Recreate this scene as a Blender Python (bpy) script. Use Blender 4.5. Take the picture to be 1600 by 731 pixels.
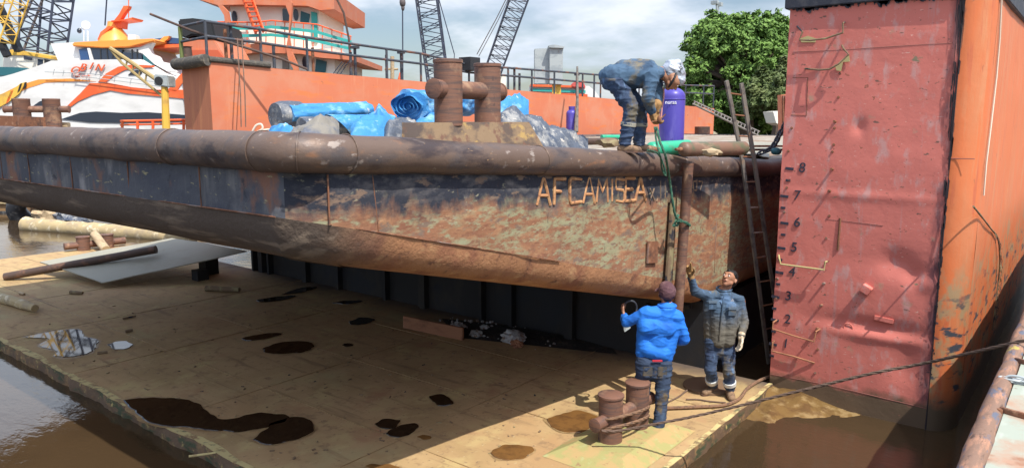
import bpy, bmesh, math, random
import numpy as np
from mathutils import Vector as V, Matrix, noise
from math import radians as R, sin, cos, pi
random.seed(7)
for o in list(bpy.data.objects): bpy.data.objects.remove(o)
scene = bpy.context.scene
COL = scene.collection

# ------------------------------------------------------------------ camera, sky, sun, exposure
YAW, PITCH, CAMZ, FPX = 38.5, 8.86, 3.4, 1155.0
cd = bpy.data.cameras.new('camera'); cam = bpy.data.objects.new('camera', cd); COL.objects.link(cam)
cd.sensor_width = 36; cd.lens = 36*FPX/1600; cd.clip_end = 3000; cd.clip_start = .05
cam.location = (0, 0, CAMZ); cam.rotation_euler = (R(90-PITCH), 0, R(YAW)); scene.camera = cam
SUN_EL, SUN_D = R(57), R(18)
sdir = V((cos(SUN_EL)*cos(SUN_D), -cos(SUN_EL)*sin(SUN_D), sin(SUN_EL)))
sl = bpy.data.lights.new('sun', 'SUN'); sl.energy = 3.9; sl.angle = R(.5); sl.color = (1, .94, .84)
so = bpy.data.objects.new('sun', sl); COL.objects.link(so); so.location = (20, -10, 40)
so.rotation_euler = sdir.to_track_quat('Z', 'Y').to_euler()
scene.view_settings.view_transform = 'Standard'; scene.view_settings.look = 'None'
scene.view_settings.exposure = 0.66; scene.view_settings.gamma = 1
w = bpy.data.worlds.new('World'); scene.world = w; w.use_nodes = True
nt = w.node_tree; N = nt.nodes; L = nt.links
bg = N['Background']; bg.inputs['Strength'].default_value = .126
sky = N.new('ShaderNodeTexSky'); sky.sky_type = 'NISHITA'; sky.sun_disc = False
sky.sun_elevation = SUN_EL; sky.sun_rotation = math.atan2(sdir.x, sdir.y); sky.dust_density = 1.6
tc = N.new('ShaderNodeTexCoord'); sep = N.new('ShaderNodeSeparateXYZ'); L.new(tc.outputs['Generated'], sep.inputs[0])
def wmath(op, a, b):
    m = N.new('ShaderNodeMath'); m.operation = op
    for i, q in enumerate((a, b)):
        if isinstance(q, (int, float)): m.inputs[i].default_value = q
        else: L.new(q, m.inputs[i])
    return m.outputs[0]
zz = wmath('ADD', wmath('MAXIMUM', sep.outputs[2], 0), .22)
cmb = N.new('ShaderNodeCombineXYZ')
L.new(wmath('DIVIDE', sep.outputs[0], zz), cmb.inputs[0]); L.new(wmath('DIVIDE', sep.outputs[1], zz), cmb.inputs[1])
def wnoise(scale, detail, lo, hi, off):
    mp = N.new('ShaderNodeMapping'); mp.inputs['Location'].default_value = off; L.new(cmb.outputs[0], mp.inputs[0])
    n = N.new('ShaderNodeTexNoise'); n.inputs['Scale'].default_value = scale; n.inputs['Detail'].default_value = detail
    n.inputs['Roughness'].default_value = .55; L.new(mp.outputs[0], n.inputs['Vector'])
    r = N.new('ShaderNodeMapRange'); r.inputs[1].default_value = lo; r.inputs[2].default_value = hi; r.interpolation_type = 'SMOOTHSTEP'
    L.new(n.outputs[0], r.inputs[0]); return r.outputs[0]
cover = wnoise(1.0, 6, .41, .62, (3.1, 1.7, 0)); dens = wnoise(2.0, 6, .35, .68, (9.2, 4.4, 2))
cc = N.new('ShaderNodeMix'); cc.data_type = 'RGBA'; L.new(dens, cc.inputs['Factor'])
cc.inputs['A'].default_value = (5.9, 6.6, 7.8, 1); cc.inputs['B'].default_value = (7.8, 8.2, 8.9, 1)
mx = N.new('ShaderNodeMix'); mx.data_type = 'RGBA'
L.new(wmath('MULTIPLY', cover, .95), mx.inputs['Factor']); L.new(sky.outputs[0], mx.inputs['A']); L.new(cc.outputs['Result'], mx.inputs['B'])
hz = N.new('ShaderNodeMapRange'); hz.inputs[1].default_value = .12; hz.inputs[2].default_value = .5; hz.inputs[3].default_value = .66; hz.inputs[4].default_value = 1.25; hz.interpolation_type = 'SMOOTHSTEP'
L.new(sep.outputs[2], hz.inputs[0])            # sky scaled by height: dimmed low down, brightened overhead to add fill light
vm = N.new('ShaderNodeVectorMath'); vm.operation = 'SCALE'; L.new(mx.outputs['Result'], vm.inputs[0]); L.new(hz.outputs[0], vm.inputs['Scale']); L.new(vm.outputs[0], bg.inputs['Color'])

# ------------------------------------------------------------------ measuring helpers (photo pixel + a known plane -> point of the place)
cy, sy_, cp, sp = cos(R(YAW)), sin(R(YAW)), cos(R(PITCH)), sin(R(PITCH))
RIGHT = V((cy, sy_, 0)); FWD = V((-sy_, cy, 0)); UP = V((0, 0, 1)); CAM = V((0, 0, CAMZ))
def ray(px, py):
    xc, v = (px-800)/FPX, (py-365)/FPX
    return RIGHT*xc + FWD*(cp - v*sp) - UP*(sp + v*cp)
def at_z(px, py, z): d = ray(px, py); return CAM + d*((z-CAMZ)/d.z)
def at_x(px, py, x): d = ray(px, py); return CAM + d*(x/d.x)
def at_y(px, py, y): d = ray(px, py); return CAM + d*(y/d.y)
def at_d(px, py, D): d = ray(px, py); return CAM + d*(D/d.dot(FWD))

# ------------------------------------------------------------------ materials
def mat(name, base, rough=.75, metal=0., layers=(), bump=(), spec=.4, coat=0.):
    m = bpy.data.materials.new(name); m.use_nodes = True
    nt = m.node_tree; N = nt.nodes; L = nt.links
    b = N['Principled BSDF']; b.inputs['Roughness'].default_value = rough; b.inputs['Metallic'].default_value = metal
    b.inputs['Specular IOR Level'].default_value = spec; b.inputs['Coat Weight'].default_value = coat
    tc = N.new('ShaderNodeTexCoord'); oi = N.new('ShaderNodeObjectInfo')
    def nz(scale, detail=6, off=0., rgh=.6):
        mp = N.new('ShaderNodeMapping'); L.new(tc.outputs['Object'], mp.inputs[0])
        s = scale if isinstance(scale, tuple) else (scale,)*3
        mp.inputs['Scale'].default_value = s; mp.inputs['Location'].default_value = (off*1.7, off*.9, off*2.3)
        n = N.new('ShaderNodeTexNoise'); n.inputs['Scale'].default_value = 1; n.inputs['Detail'].default_value = detail
        n.inputs['Roughness'].default_value = rgh; L.new(mp.outputs[0], n.inputs['Vector']); return n.outputs[0]
    def mr(x, lo, hi):
        r = N.new('ShaderNodeMapRange'); r.inputs[1].default_value = lo; r.inputs[2].default_value = hi; L.new(x, r.inputs[0]); return r.outputs[0]
    def mt(op, a, c):
        q = N.new('ShaderNodeMath'); q.operation = op
        for i, z in enumerate((a, c)):
            if isinstance(z, (int, float)): q.inputs[i].default_value = z
            else: L.new(z, q.inputs[i])
        return q.outputs[0]
    sp_ = None
    col = None
    def rgba(c): return (c[0], c[1], c[2], 1)
    for i, l in enumerate(layers):
        if l[0] == 'n':            # ('n', colour, scale, lo, hi)
            fac = mr(nz(l[2], off=3.1*i+1), l[3], l[4])
        else:                      # ('g', colour, from, to, (kx,ky,kz), amp, scale[, noise lo, hi])
            if sp_ is None:
                sp_ = N.new('ShaderNodeSeparateXYZ'); L.new(tc.outputs['Object'], sp_.inputs[0])
            k = l[4]; e = mt('MULTIPLY', sp_.outputs[2], k[2])
            for a in (0, 1):
                if k[a]: e = mt('ADD', e, mt('MULTIPLY', sp_.outputs[a], k[a]))
            e = mt('ADD', e, mt('MULTIPLY', mt('SUBTRACT', nz(l[6], off=2.7*i+5), .5), l[5]))
            fac = mr(e, l[2], l[3])
            if len(l) > 7: fac = mt('MULTIPLY', fac, mr(nz(l[9] if len(l) > 9 else l[6], off=4.1*i+9), l[7], l[8]))
        mixn = N.new('ShaderNodeMix'); mixn.data_type = 'RGBA'; L.new(fac, mixn.inputs['Factor'])
        if col is None: mixn.inputs['A'].default_value = rgba(base)
        else: L.new(col, mixn.inputs['A'])
        mixn.inputs['B'].default_value = rgba(l[1]); col = mixn.outputs['Result']
    if col is None: b.inputs['Base Color'].default_value = rgba(base)
    else: L.new(col, b.inputs['Base Color'])
    prev = None
    for i, (s, st, d) in enumerate(bump):
        bn = N.new('ShaderNodeBump'); bn.inputs['Strength'].default_value = st; bn.inputs['Distance'].default_value = d
        L.new(nz(s, 5, off=11+i), bn.inputs['Height'])
        if prev: L.new(prev, bn.inputs['Normal'])
        prev = bn.outputs[0]
    if prev: L.new(prev, b.inputs['Normal'])
    return m

RUST = (.20, .085, .045); DRUST = (.075, .042, .032); ORST = (.36, .16, .07)
MT = {}
MT['side'] = mat('side_paint', (.275, .135, .072), .85, layers=[
    ('n', (.21, .095, .055), (1.6, 1.6, 3.5), .46, .62), ('n', (.36, .20, .105), (4, 5, 14), .52, .68),
    ('n', (.25, .235, .14), (1.5, 1.7, 5.5), .45, .56), ('n', (.265, .265, .165), (5, 6, 16), .54, .66),
    ('n', (.24, .11, .06), (3.5, 4, 13), .50, .60), ('n', (.20, .085, .05), (9, 11, 34), .53, .64),
    ('g', (.30, .148, .078), 2.86, 2.46, (0, .225, 1), .8, (1.1, 1.1, 3.5)),
    ('n', (.21, .10, .06), (7, 8, 20), .56, .70), ('n', (.40, .25, .14), (16, 16, 50), .62, .74), ('n', (.15, .08, .055), (7, 8, .7), .60, .78),
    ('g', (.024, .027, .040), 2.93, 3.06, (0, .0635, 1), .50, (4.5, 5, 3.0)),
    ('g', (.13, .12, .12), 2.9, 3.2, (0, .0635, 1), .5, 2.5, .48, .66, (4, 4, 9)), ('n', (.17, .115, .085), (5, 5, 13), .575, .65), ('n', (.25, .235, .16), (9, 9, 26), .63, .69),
    ('n', (.02, .022, .03), (7, 8, 9), .69, .71), ('n', (.05, .03, .025), (14, 16, 3), .66, .72)],
    bump=[((3, 3, 9), .4, .02), (28, .6, .008), (1.3, .4, .06)])
MT['bow'] = mat('bow_paint', (.07, .075, .092), .62, layers=[
    ('n', (.17, .165, .165), (5, 5, .8), .52, .72), ('n', (.05, .055, .075), (1.3, 1.3, 2.5), .5, .62), ('n', (.20, .09, .055), (2.5, 2.5, 1.3), .56, .64),
    ('n', (.30, .27, .15), (9, 9, 26), .63, .68), ('n', (.26, .25, .25), (1.5, 1.5, .8), .6, .68), ('n', (.03, .033, .045), (6, 6, 6), .62, .68)],
    bump=[(3, .5, .03), (22, .5, .008)])
MT['bilge'] = mat('rust_orange_shaded_bow', (.34, .165, .08), .85, layers=[
    ('n', (.24, .10, .055), 2.5, .48, .62), ('n', (.42, .24, .12), (6, 5, 9), .55, .68), ('n', (.16, .075, .045), 9, .58, .68),
    ('g', (.085, .062, .048), 3.6, 2.9, (0, 1, 0), .35, 3), ('g', (.20, .15, .11), 3.3, 2.9, (0, 1, 0), .3, 3, .54, .66, (1.2, 8, 9))],  # bow end dark brown, deepened to carry the shade there, with paler streaks
    bump=[(8, .6, .02), (36, .7, .01), (1.6, .4, .05)])
MT['pipe'] = mat('worn_pipe', (.135, .092, .072), .5, .25, layers=[
    ('n', (.25, .125, .07), (3, 3, 9), .61, .72), ('n', (.09, .075, .075), (5, 2.2, 5), .5, .64), ('n', (.30, .25, .22), (12, 6, 12), .62, .68),
    ('n', (.055, .04, .04), (2, 1.2, 4), .56, .64), ('n', (.35, .22, .12), (16, 8, 30), .66, .72), ('n', (.45, .44, .42), (6, 5, 10), .72, .74)],
    bump=[((4, 4, 4), .4, .02), (40, .35, .006)])
MT['rust'] = mat('rusty_steel', RUST, .8, .1, layers=[('n', DRUST, 7, .5, .66), ('n', (.32, .17, .10), 14, .56, .68), ('n', (.24, .19, .17), (3, 3, 1), .56, .66)],
    bump=[(50, .5, .005), (8, .4, .01)])
MT['rusty_stub'] = mat('rusty_post', (.19, .095, .065), .7, .2, layers=[('n', (.11, .07, .06), (3, 3, 40), .45, .62), ('n', (.31, .19, .12), 6, .55, .7), ('n', (.08, .05, .045), 9, .6, .68)],
    bump=[((6, 6, 90), .35, .004), (40, .4, .004)])
MT['plinth'] = mat('plinth_scraped', (.22, .15, .09), .75, layers=[('n', (.10, .072, .058), (4, 4, 6), .46, .56), ('n', (.36, .24, .09), (7, 5, 9), .56, .64), ('n', (.15, .08, .055), 10, .56, .64)],
    bump=[(18, .5, .008)])
MT['apron'] = mat('apron_rust_mud', (.40, .275, .14), .8, layers=[
    ('n', (.32, .22, .105), 1.1, .45, .65), ('n', (.42, .32, .15), (3, 2, 3), .52, .66), ('n', (.36, .225, .11), .45, .50, .66), ('n', (.26, .17, .09), 7, .56, .68),
    ('n', (.36, .28, .14), .9, .58, .66), ('n', (.17, .115, .075), (16, 11, 10), .61, .70), ('n', (.24, .16, .085), (.7, 6, 3), .56, .70), ('n', (.33, .19, .10), 2.2, .58, .72), ('n', (.46, .40, .25), (30, 14, 20), .66, .74),
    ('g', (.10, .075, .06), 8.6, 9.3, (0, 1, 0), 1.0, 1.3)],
    bump=[(5, .3, .012), (40, .35, .004)], spec=.3)
MT['rim'] = mat('rim_algae_painted_sun', (.52, .43, .20), .8, layers=[('n', (.25, .16, .08), 8, .5, .6), ('n', (.46, .42, .2), 20, .56, .66), ('n', (.14, .13, .07), 6, .58, .66)], bump=[(20, .6, .01)])  # yellow algae, brightened to put sunlight into the rim colour
MT['edge'] = mat('edge_rust', (.12, .075, .045), .8, layers=[('n', (.22, .13, .06), 5, .5, .62), ('n', (.05, .06, .03), (4, 4, 12), .52, .6), ('n', (.34, .26, .10), 9, .6, .66)], bump=[(14, .8, .02)])
MT['puddle'] = mat('puddle_water', (.022, .014, .008), .03, spec=.5)
MT['mudpuddle'] = mat('muddy_puddle', (.17, .085, .028), .08, layers=[('n', (.10, .05, .02), 6, .45, .65)], spec=.35)
MT['damp'] = mat('damp_mud', (.24, .155, .075), .45, layers=[('n', (.33, .23, .11), 12, .45, .62)], bump=[(20, .3, .005)])
MT['water'] = mat('harbour_water', (.040, .026, .014), .045, layers=[('n', (.055, .035, .018), .4, .4, .6)], bump=[((1.5, 3.2, 1), .32, .03), ((9, 15, 1), .06, .01)], spec=.5)
MT['mud'] = mat('wet_mud', (.17, .105, .04), .25, layers=[('n', (.26, .18, .085), 5, .52, .6), ('n', (.12, .07, .03), 4, .5, .62)], bump=[(9, .5, .02)])
MT['dock'] = mat('dock_dark_paint', (.022, .021, .022), .75, layers=[('n', (.038, .032, .027), (2, 2, 1), .5, .64), ('n', (.020, .022, .028), 1.2, .52, .62), ('n', (.13, .10, .075), (6, 6, 2), .70, .78)], bump=[(10, .4, .01)])
MT['red'] = mat('faded_red_paint', (.60, .31, .285), .85, layers=[
    ('n', (.61, .36, .355), 1.2, .45, .62), ('n', (.52, .285, .295), (5, 5, .7), .5, .66), ('n', (.56, .24, .21), (1.6, 1.6, 2.5), .56, .66),
    ('n', (.54, .30, .27), (3, 3, 9), .58, .68),
    ('g', (.60, .34, .365), 2.2, 3.8, (0, 0, 1), 1.2, 1.1), ('g', (.50, .215, .145), 2.3, .9, (0, 0, 1), .9, 1.6), ('g', (.54, .16, .13), -.14, -.10, (.0, 0, 1), 3, 1.2),
    ('n', (.50, .25, .23), (7, 7, 3), .55, .66), ('n', (.44, .25, .245), (9, 9, .5), .60, .74), ('n', (.38, .24, .17), (3, 3, 3), .62, .70), ('n', (.17, .09, .07), (9, 9, 22), .66, .69), ('n', (.62, .34, .29), (16, 16, 40), .66, .70), ('n', (.25, .09, .06), (12, 12, 16), .665, .69), ('n', (.20, .17, .11), (4, 4, 9), .70, .73),
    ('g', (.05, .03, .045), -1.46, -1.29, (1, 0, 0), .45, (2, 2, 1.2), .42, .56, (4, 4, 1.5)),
    ('g', (.12, .08, .05), .20, .10, (0, 0, 1), .28, 4), ('n', (.30, .12, .09), (20, 20, 20), .66, .7)],
    bump=[(1.5, .18, .10), (16, .15, .010), (50, .2, .003)])
MT['orange'] = mat('faded_orange_paint', (.50, .13, .042), .58, layers=[
    ('n', (.46, .155, .065), (3, 3, .5), .48, .66), ('n', (.46, .19, .09), (6, 6, .8), .56, .68), ('n', (.42, .105, .045), (9, 9, .9), .58, .66),
    ('n', (.30, .10, .05), (14, 6, 3), .66, .70),
    ('g', (.30, .20, .11), 1.5, 1.1, (0, -.04, 1), .9, (3, 1.5, 2.2), .50, .60, (5, 3, 3)),
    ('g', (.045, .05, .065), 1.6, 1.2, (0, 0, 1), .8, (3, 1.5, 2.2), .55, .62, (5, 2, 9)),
    ('g', (.10, .07, .045), .30, .10, (0, 0, 1), .3, 3)],
    bump=[(1.2, .3, .06), (14, .2, .01), (50, .2, .003)])
MT['seamdark'] = mat('dark_red_seam', (.24, .09, .075), .8)
MT['band'] = mat('blue_black_band', (.022, .025, .038), .6, layers=[('n', (.05, .05, .06), 7, .5, .64)], bump=[(20, .3, .005)])
MT['black'] = mat('black_paint', (.02, .021, .024), .55)
MT['tarstreak'] = mat('tar_streak', (.022, .017, .022), .7)
MT['coral'] = mat('coral_orange_paint', (.50, .155, .08), .65, layers=[
    ('n', (.50, .195, .115), (1.5, .8, .9), .46, .62), ('n', (.56, .165, .06), (4, 1.2, 5), .55, .66), ('n', (.52, .20, .11), (9, 5, .6), .58, .68), ('n', (.25, .10, .06), (5, 3, 4), .70, .735)],
    bump=[(1.2, .2, .04)])
MT['rail'] = mat('dark_rail_paint', (.045, .052, .068), .5, layers=[('n', (.16, .075, .05), (3, 3, 3), .55, .62), ('n', (.09, .09, .10), 9, .56, .68)])
MT['deckgrey'] = mat('deck_grey_rust', (.30, .27, .22), .8, layers=[('n', (.22, .13, .08), 2.2, .48, .6), ('n', (.38, .36, .31), 1.3, .54, .64), ('n', (.14, .09, .06), 7, .58, .68)], bump=[(14, .4, .008)])
MT['mintdeck'] = mat('mint_deck_paint', (.31, .345, .29), .7, layers=[('n', (.36, .22, .15), 1.3, .5, .6), ('n', (.27, .13, .075), 3.5, .6, .68), ('n', (.38, .41, .36), (9, 3, 5), .58, .7), ('n', (.16, .10, .07), 14, .66, .72)], bump=[(20, .3, .004)])
MT['vpipe'] = mat('vessel_pipe_paint', (.20, .12, .085), .7, layers=[('n', (.34, .18, .115), (22, 5, 22), .5, .62), ('n', (.10, .11, .15), (16, 5, 16), .55, .62), ('n', (.40, .32, .08), (5, 2.2, 5), .665, .70), ('n', (.08, .05, .04), (30, 8, 30), .58, .68)], bump=[(35, .5, .006)])
MT['white'] = mat('white_gelcoat', (.66, .66, .65), .35, layers=[('n', (.56, .56, .55), (.5, .5, 1.5), .48, .66)], bump=[(.8, .08, .05)])
MT['fo'] = mat('ferry_orange', (.72, .115, .035), .4, layers=[('n', (.70, .16, .05), .9, .5, .64)])
MT['fo2'] = mat('ferry_amber', (.82, .30, .06), .4)
MT['yellow'] = mat('crane_yellow', (.68, .42, .07), .5, layers=[('n', (.5, .3, .08), 1.2, .55, .66)])
MT['cream'] = mat('cream_paint', (.80, .77, .68), .6, layers=[('n', (.66, .6, .5), (1, 1, .4), .58, .72)])
MT['glass'] = mat('dark_glass', (.015, .025, .045), .06, spec=.8)
MT['bglass'] = mat('blue_glass', (.02, .06, .16), .08, spec=.8)
MT['navyblack'] = mat('ferry_band', (.025, .033, .05), .2, spec=.6)
MT['teal'] = mat('teal_paint', (.04, .36, .33), .5)
MT['dteal'] = mat('dark_teal_paint', (.02, .10, .12), .5)
MT['lattice'] = mat('lattice_paint', (.035, .042, .07), .5)
MT['latbrown'] = mat('lattice_worn', (.10, .085, .085), .6)
MT['tarp'] = mat('blue_tarpaulin', (.05, .22, .48), .65, layers=[('n', (.22, .42, .62), (5, 5, 9), .54, .66), ('n', (.03, .15, .42), 3, .56, .66), ('n', (.40, .46, .50), 11, .62, .70)], bump=[(5, .5, .05), (16, .4, .015)], spec=.2)
MT['gtarp'] = mat('grey_tarpaulin', (.075, .09, .12), .5, layers=[('n', (.27, .27, .265), (5, 5, 6), .5, .62), ('n', (.05, .065, .10), 3.5, .53, .62), ('n', (.50, .47, .42), 18, .60, .68)], bump=[(5, .7, .05), (16, .5, .015)])
MT['tarpfold'] = mat('tarpaulin_fold', (.20, .185, .16), .6, layers=[('n', (.1, .11, .14), 5, .5, .62)], bump=[(9, .5, .02)])
MT['cylblue'] = mat('violet_blue_paint', (.075, .06, .34), .38, layers=[('n', (.13, .11, .42), (5, 5, 1.2), .55, .66), ('n', (.05, .04, .20), 8, .6, .7)], bump=[(12, .15, .005)])
MT['cylgreen'] = mat('green_cylinder_paint', (.03, .36, .21), .4, layers=[('n', (.07, .26, .16), 8, .55, .66)])
MT['cylbrown'] = mat('brown_cylinder_paint', (.17, .10, .07), .5, layers=[('n', (.09, .10, .06), 4, .5, .6), ('n', (.26, .17, .12), (3, 3, 12), .56, .66)], bump=[(20, .3, .004)])
MT['wood'] = mat('weathered_wood', (.42, .32, .20), .8, layers=[('n', (.28, .20, .12), (2, 12, 12), .48, .62), ('n', (.52, .43, .30), (3, 9, 9), .58, .68)], bump=[((3, 20, 20), .5, .01)])
MT['driftwood'] = mat('driftwood', (.40, .31, .17), .8, layers=[('n', (.32, .25, .16), 3, .5, .62), ('n', (.6, .52, .36), 5, .56, .66)], bump=[(6, .5, .03)])
MT['plank'] = mat('reddish_plank', (.33, .15, .08), .8, layers=[('n', (.2, .09, .05), (4, 9, 9), .5, .64)], bump=[(20, .4, .005)])
MT['dplank'] = mat('dirty_plank', (.17, .115, .07), .85, layers=[('n', (.26, .22, .12), 6, .52, .62), ('n', (.03, .03, .04), 4, .56, .6)], bump=[((9, 9, 3), .5, .01)])
MT['sheet'] = mat('pale_steel_sheet', (.30, .29, .235), .6, layers=[('n', (.26, .245, .19), 1.3, .5, .64), ('n', (.27, .2, .13), 5, .66, .74)], bump=[(2, .15, .03)])
MT['dpipe'] = mat('dark_pipe', (.085, .055, .045), .6, .3, layers=[('n', (.15, .08, .055), 6, .52, .64)], bump=[(30, .3, .004)])
MT['galv'] = mat('galvanised', (.38, .42, .43), .5, .2, layers=[('n', (.29, .33, .35), (2, 2, 4), .5, .62), ('n', (.20, .16, .13), 6, .66, .72)])
MT['rubber'] = mat('tyre_rubber', (.028, .03, .036), .8, layers=[('n', (.10, .10, .10), 5, .55, .66)], bump=[(20, .4, .01)])
MT['fender'] = mat('fender_canvas', (.075, .07, .062), .9, layers=[('n', (.15, .13, .10), 9, .52, .64)], bump=[(16, .8, .03)])
MT['rope_g'] = mat('green_rope', (.03, .11, .075), .9, layers=[('n', (.08, .17, .11), 30, .5, .6)], bump=[(90, .6, .004)])
MT['rope_b'] = mat('brown_rope', (.20, .115, .07), .9, layers=[('n', (.11, .07, .05), 30, .5, .6)], bump=[(90, .6, .004)])
MT['rope_k'] = mat('dark_rope', (.12, .078, .058), .9, layers=[('n', (.15, .10, .075), (16, 16, 16), .5, .6)], bump=[(70, .7, .006)])
MT['rope_w'] = mat('pale_rope', (.62, .55, .46), .9, bump=[(60, .6, .004)])
MT['skin'] = mat('skin', (.36, .175, .105), .5, layers=[('n', (.28, .125, .075), 18, .5, .68)], bump=[(40, .1, .002)])
MT['hair'] = mat('black_hair', (.012, .011, .011), .5, bump=[((60, 60, 16), .8, .01)])
MT['eye'] = mat('eye_dark', (.02, .015, .012), .25)
MT['eyewhite'] = mat('eye_white', (.6, .56, .52), .3)
MT['lip'] = mat('lip', (.27, .10, .075), .5)
MT['denim'] = mat('denim_dirty', (.036, .060, .115), .9, layers=[('n', (.028, .045, .095), (9, 9, 6), .48, .62), ('n', (.115, .10, .075), 5.5, .54, .66), ('n', (.09, .15, .25), (16, 16, 5), .58, .7)], bump=[(12, .4, .012), ((7, 7, 26), .45, .012), (60, .3, .003)])
MT['jeans'] = mat('jeans_dirty', (.028, .045, .085), .9, layers=[('n', (.045, .075, .13), (9, 9, 6), .5, .62), ('n', (.10, .075, .045), 6, .58, .68)], bump=[((9, 9, 24), .45, .012), (60, .3, .003)])
MT['pocket'] = mat('pocket_dusty', (.060, .060, .062), .9, layers=[('n', (.10, .08, .055), 14, .48, .62)], bump=[(30, .5, .004)])
MT['pocketflap'] = mat('pocket_flap_grey', (.10, .14, .19), .9, bump=[(30, .5, .004)])
MT['workshirt'] = mat('blue_work_shirt', (.05, .085, .135), .9, layers=[('n', (.085, .15, .26), (9, 9, 5), .52, .64), ('g', (.115, .105, .085), 1.16, .88, (0, 0, 1), .35, 5), ('n', (.13, .12, .10), 6, .60, .70)], bump=[((9, 9, 14), .45, .012), (60, .3, .003)])
MT['weldshirt'] = mat('dirty_work_shirt', (.055, .105, .175), .9, layers=[('n', (.03, .06, .11), 7, .5, .62), ('n', (.16, .14, .10), 4.5, .55, .66)], bump=[((7, 12, 7), .45, .012), (60, .3, .003)])
MT['royal'] = mat('royal_blue_jersey', (.018, .16, .62), .75, layers=[('n', (.012, .11, .46), (6, 6, 5), .5, .66)], bump=[((6, 6, 9), .4, .012), (70, .2, .002)], spec=.3)
MT['red_cloth'] = mat('red_cloth', (.42, .03, .05), .9)
MT['cap'] = mat('maroon_cap', (.085, .040, .050), .9, layers=[('n', (.15, .08, .085), 14, .5, .66)], bump=[(30, .4, .004)])
MT['glove'] = mat('leather_glove', (.33, .19, .075), .8, layers=[('n', (.20, .115, .05), 14, .5, .62)], bump=[(30, .5, .006)])
MT['glove_w'] = mat('pale_glove', (.60, .52, .40), .85, layers=[('n', (.36, .27, .17), 16, .5, .64)], bump=[(30, .5, .006)])
MT['boot'] = mat('tan_boot', (.22, .14, .085), .85, layers=[('n', (.12, .075, .05), 16, .5, .62), ('n', (.32, .22, .14), 9, .58, .68)], bump=[(25, .4, .005)])
MT['reflect'] = mat('reflective_tape', (.62, .64, .64), .35, .2)
MT['mask'] = mat('silver_mask', (.42, .46, .54), .4, .4, layers=[('n', (.05, .055, .07), 7, .60, .64)], bump=[(14, .5, .012)])
MT['ladder'] = mat('ladder_grey', (.15, .135, .12), .7, layers=[('n', (.07, .06, .06), 7, .5, .62), ('n', (.22, .15, .10), 9, .58, .68)])
MT['leaf'] = mat('leaf_green', (.13, .225, .055), .55, layers=[('n', (.18, .29, .075), .55, .48, .62), ('n', (.085, .16, .042), .9, .52, .62)], spec=.1)
MT['leaf2'] = mat('leaf_olive', (.085, .12, .035), .6, layers=[('n', (.12, .15, .05), .7, .5, .62), ('n', (.05, .08, .022), 1.0, .52, .62)], spec=.3)
MT['bark'] = mat('bark', (.11, .08, .06), .9, bump=[(6, .6, .05)])
MT['land'] = mat('shore_soil', (.28, .23, .15), .9, layers=[('n', (.12, .13, .05), .3, .5, .6)])
MT['plastic'] = mat('trash_plastic', (.42, .42, .42), .4, layers=[('n', (.25, .17, .12), 14, .52, .6)], bump=[(30, .8, .02)])
MT['soot'] = mat('soot_dirt', (.022, .019, .017), .9, layers=[('n', (.06, .045, .035), 9, .55, .66)], bump=[(25, .8, .02)])
MT['weld'] = mat('weld_bead', (.40, .195, .09), .85, layers=[('n', (.50, .29, .14), 16, .5, .62), ('n', (.20, .095, .055), 14, .58, .66)], bump=[(45, .6, .005)])
MT['welddim'] = mat('worn_bead', (.17, .12, .085), .85, layers=[('n', (.33, .21, .12), 9, .54, .6)], bump=[(45, .6, .005)])
MT['draft'] = mat('draft_mark_paint', (.032, .034, .055), .7, layers=[('n', (.14, .07, .06), 20, .58, .68)])
MT['primer'] = mat('primer_patch', (.42, .36, .17), .8)
MT['brownhull'] = mat('brown_hull', (.22, .13, .06), .7, layers=[('n', (.14, .085, .05), 1, .5, .6)])
MT['green_light'] = mat('bright_green', (.05, .5, .12), .5)
MT['letter_white'] = mat('letter_white', (.75, .75, .8), .6)

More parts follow.
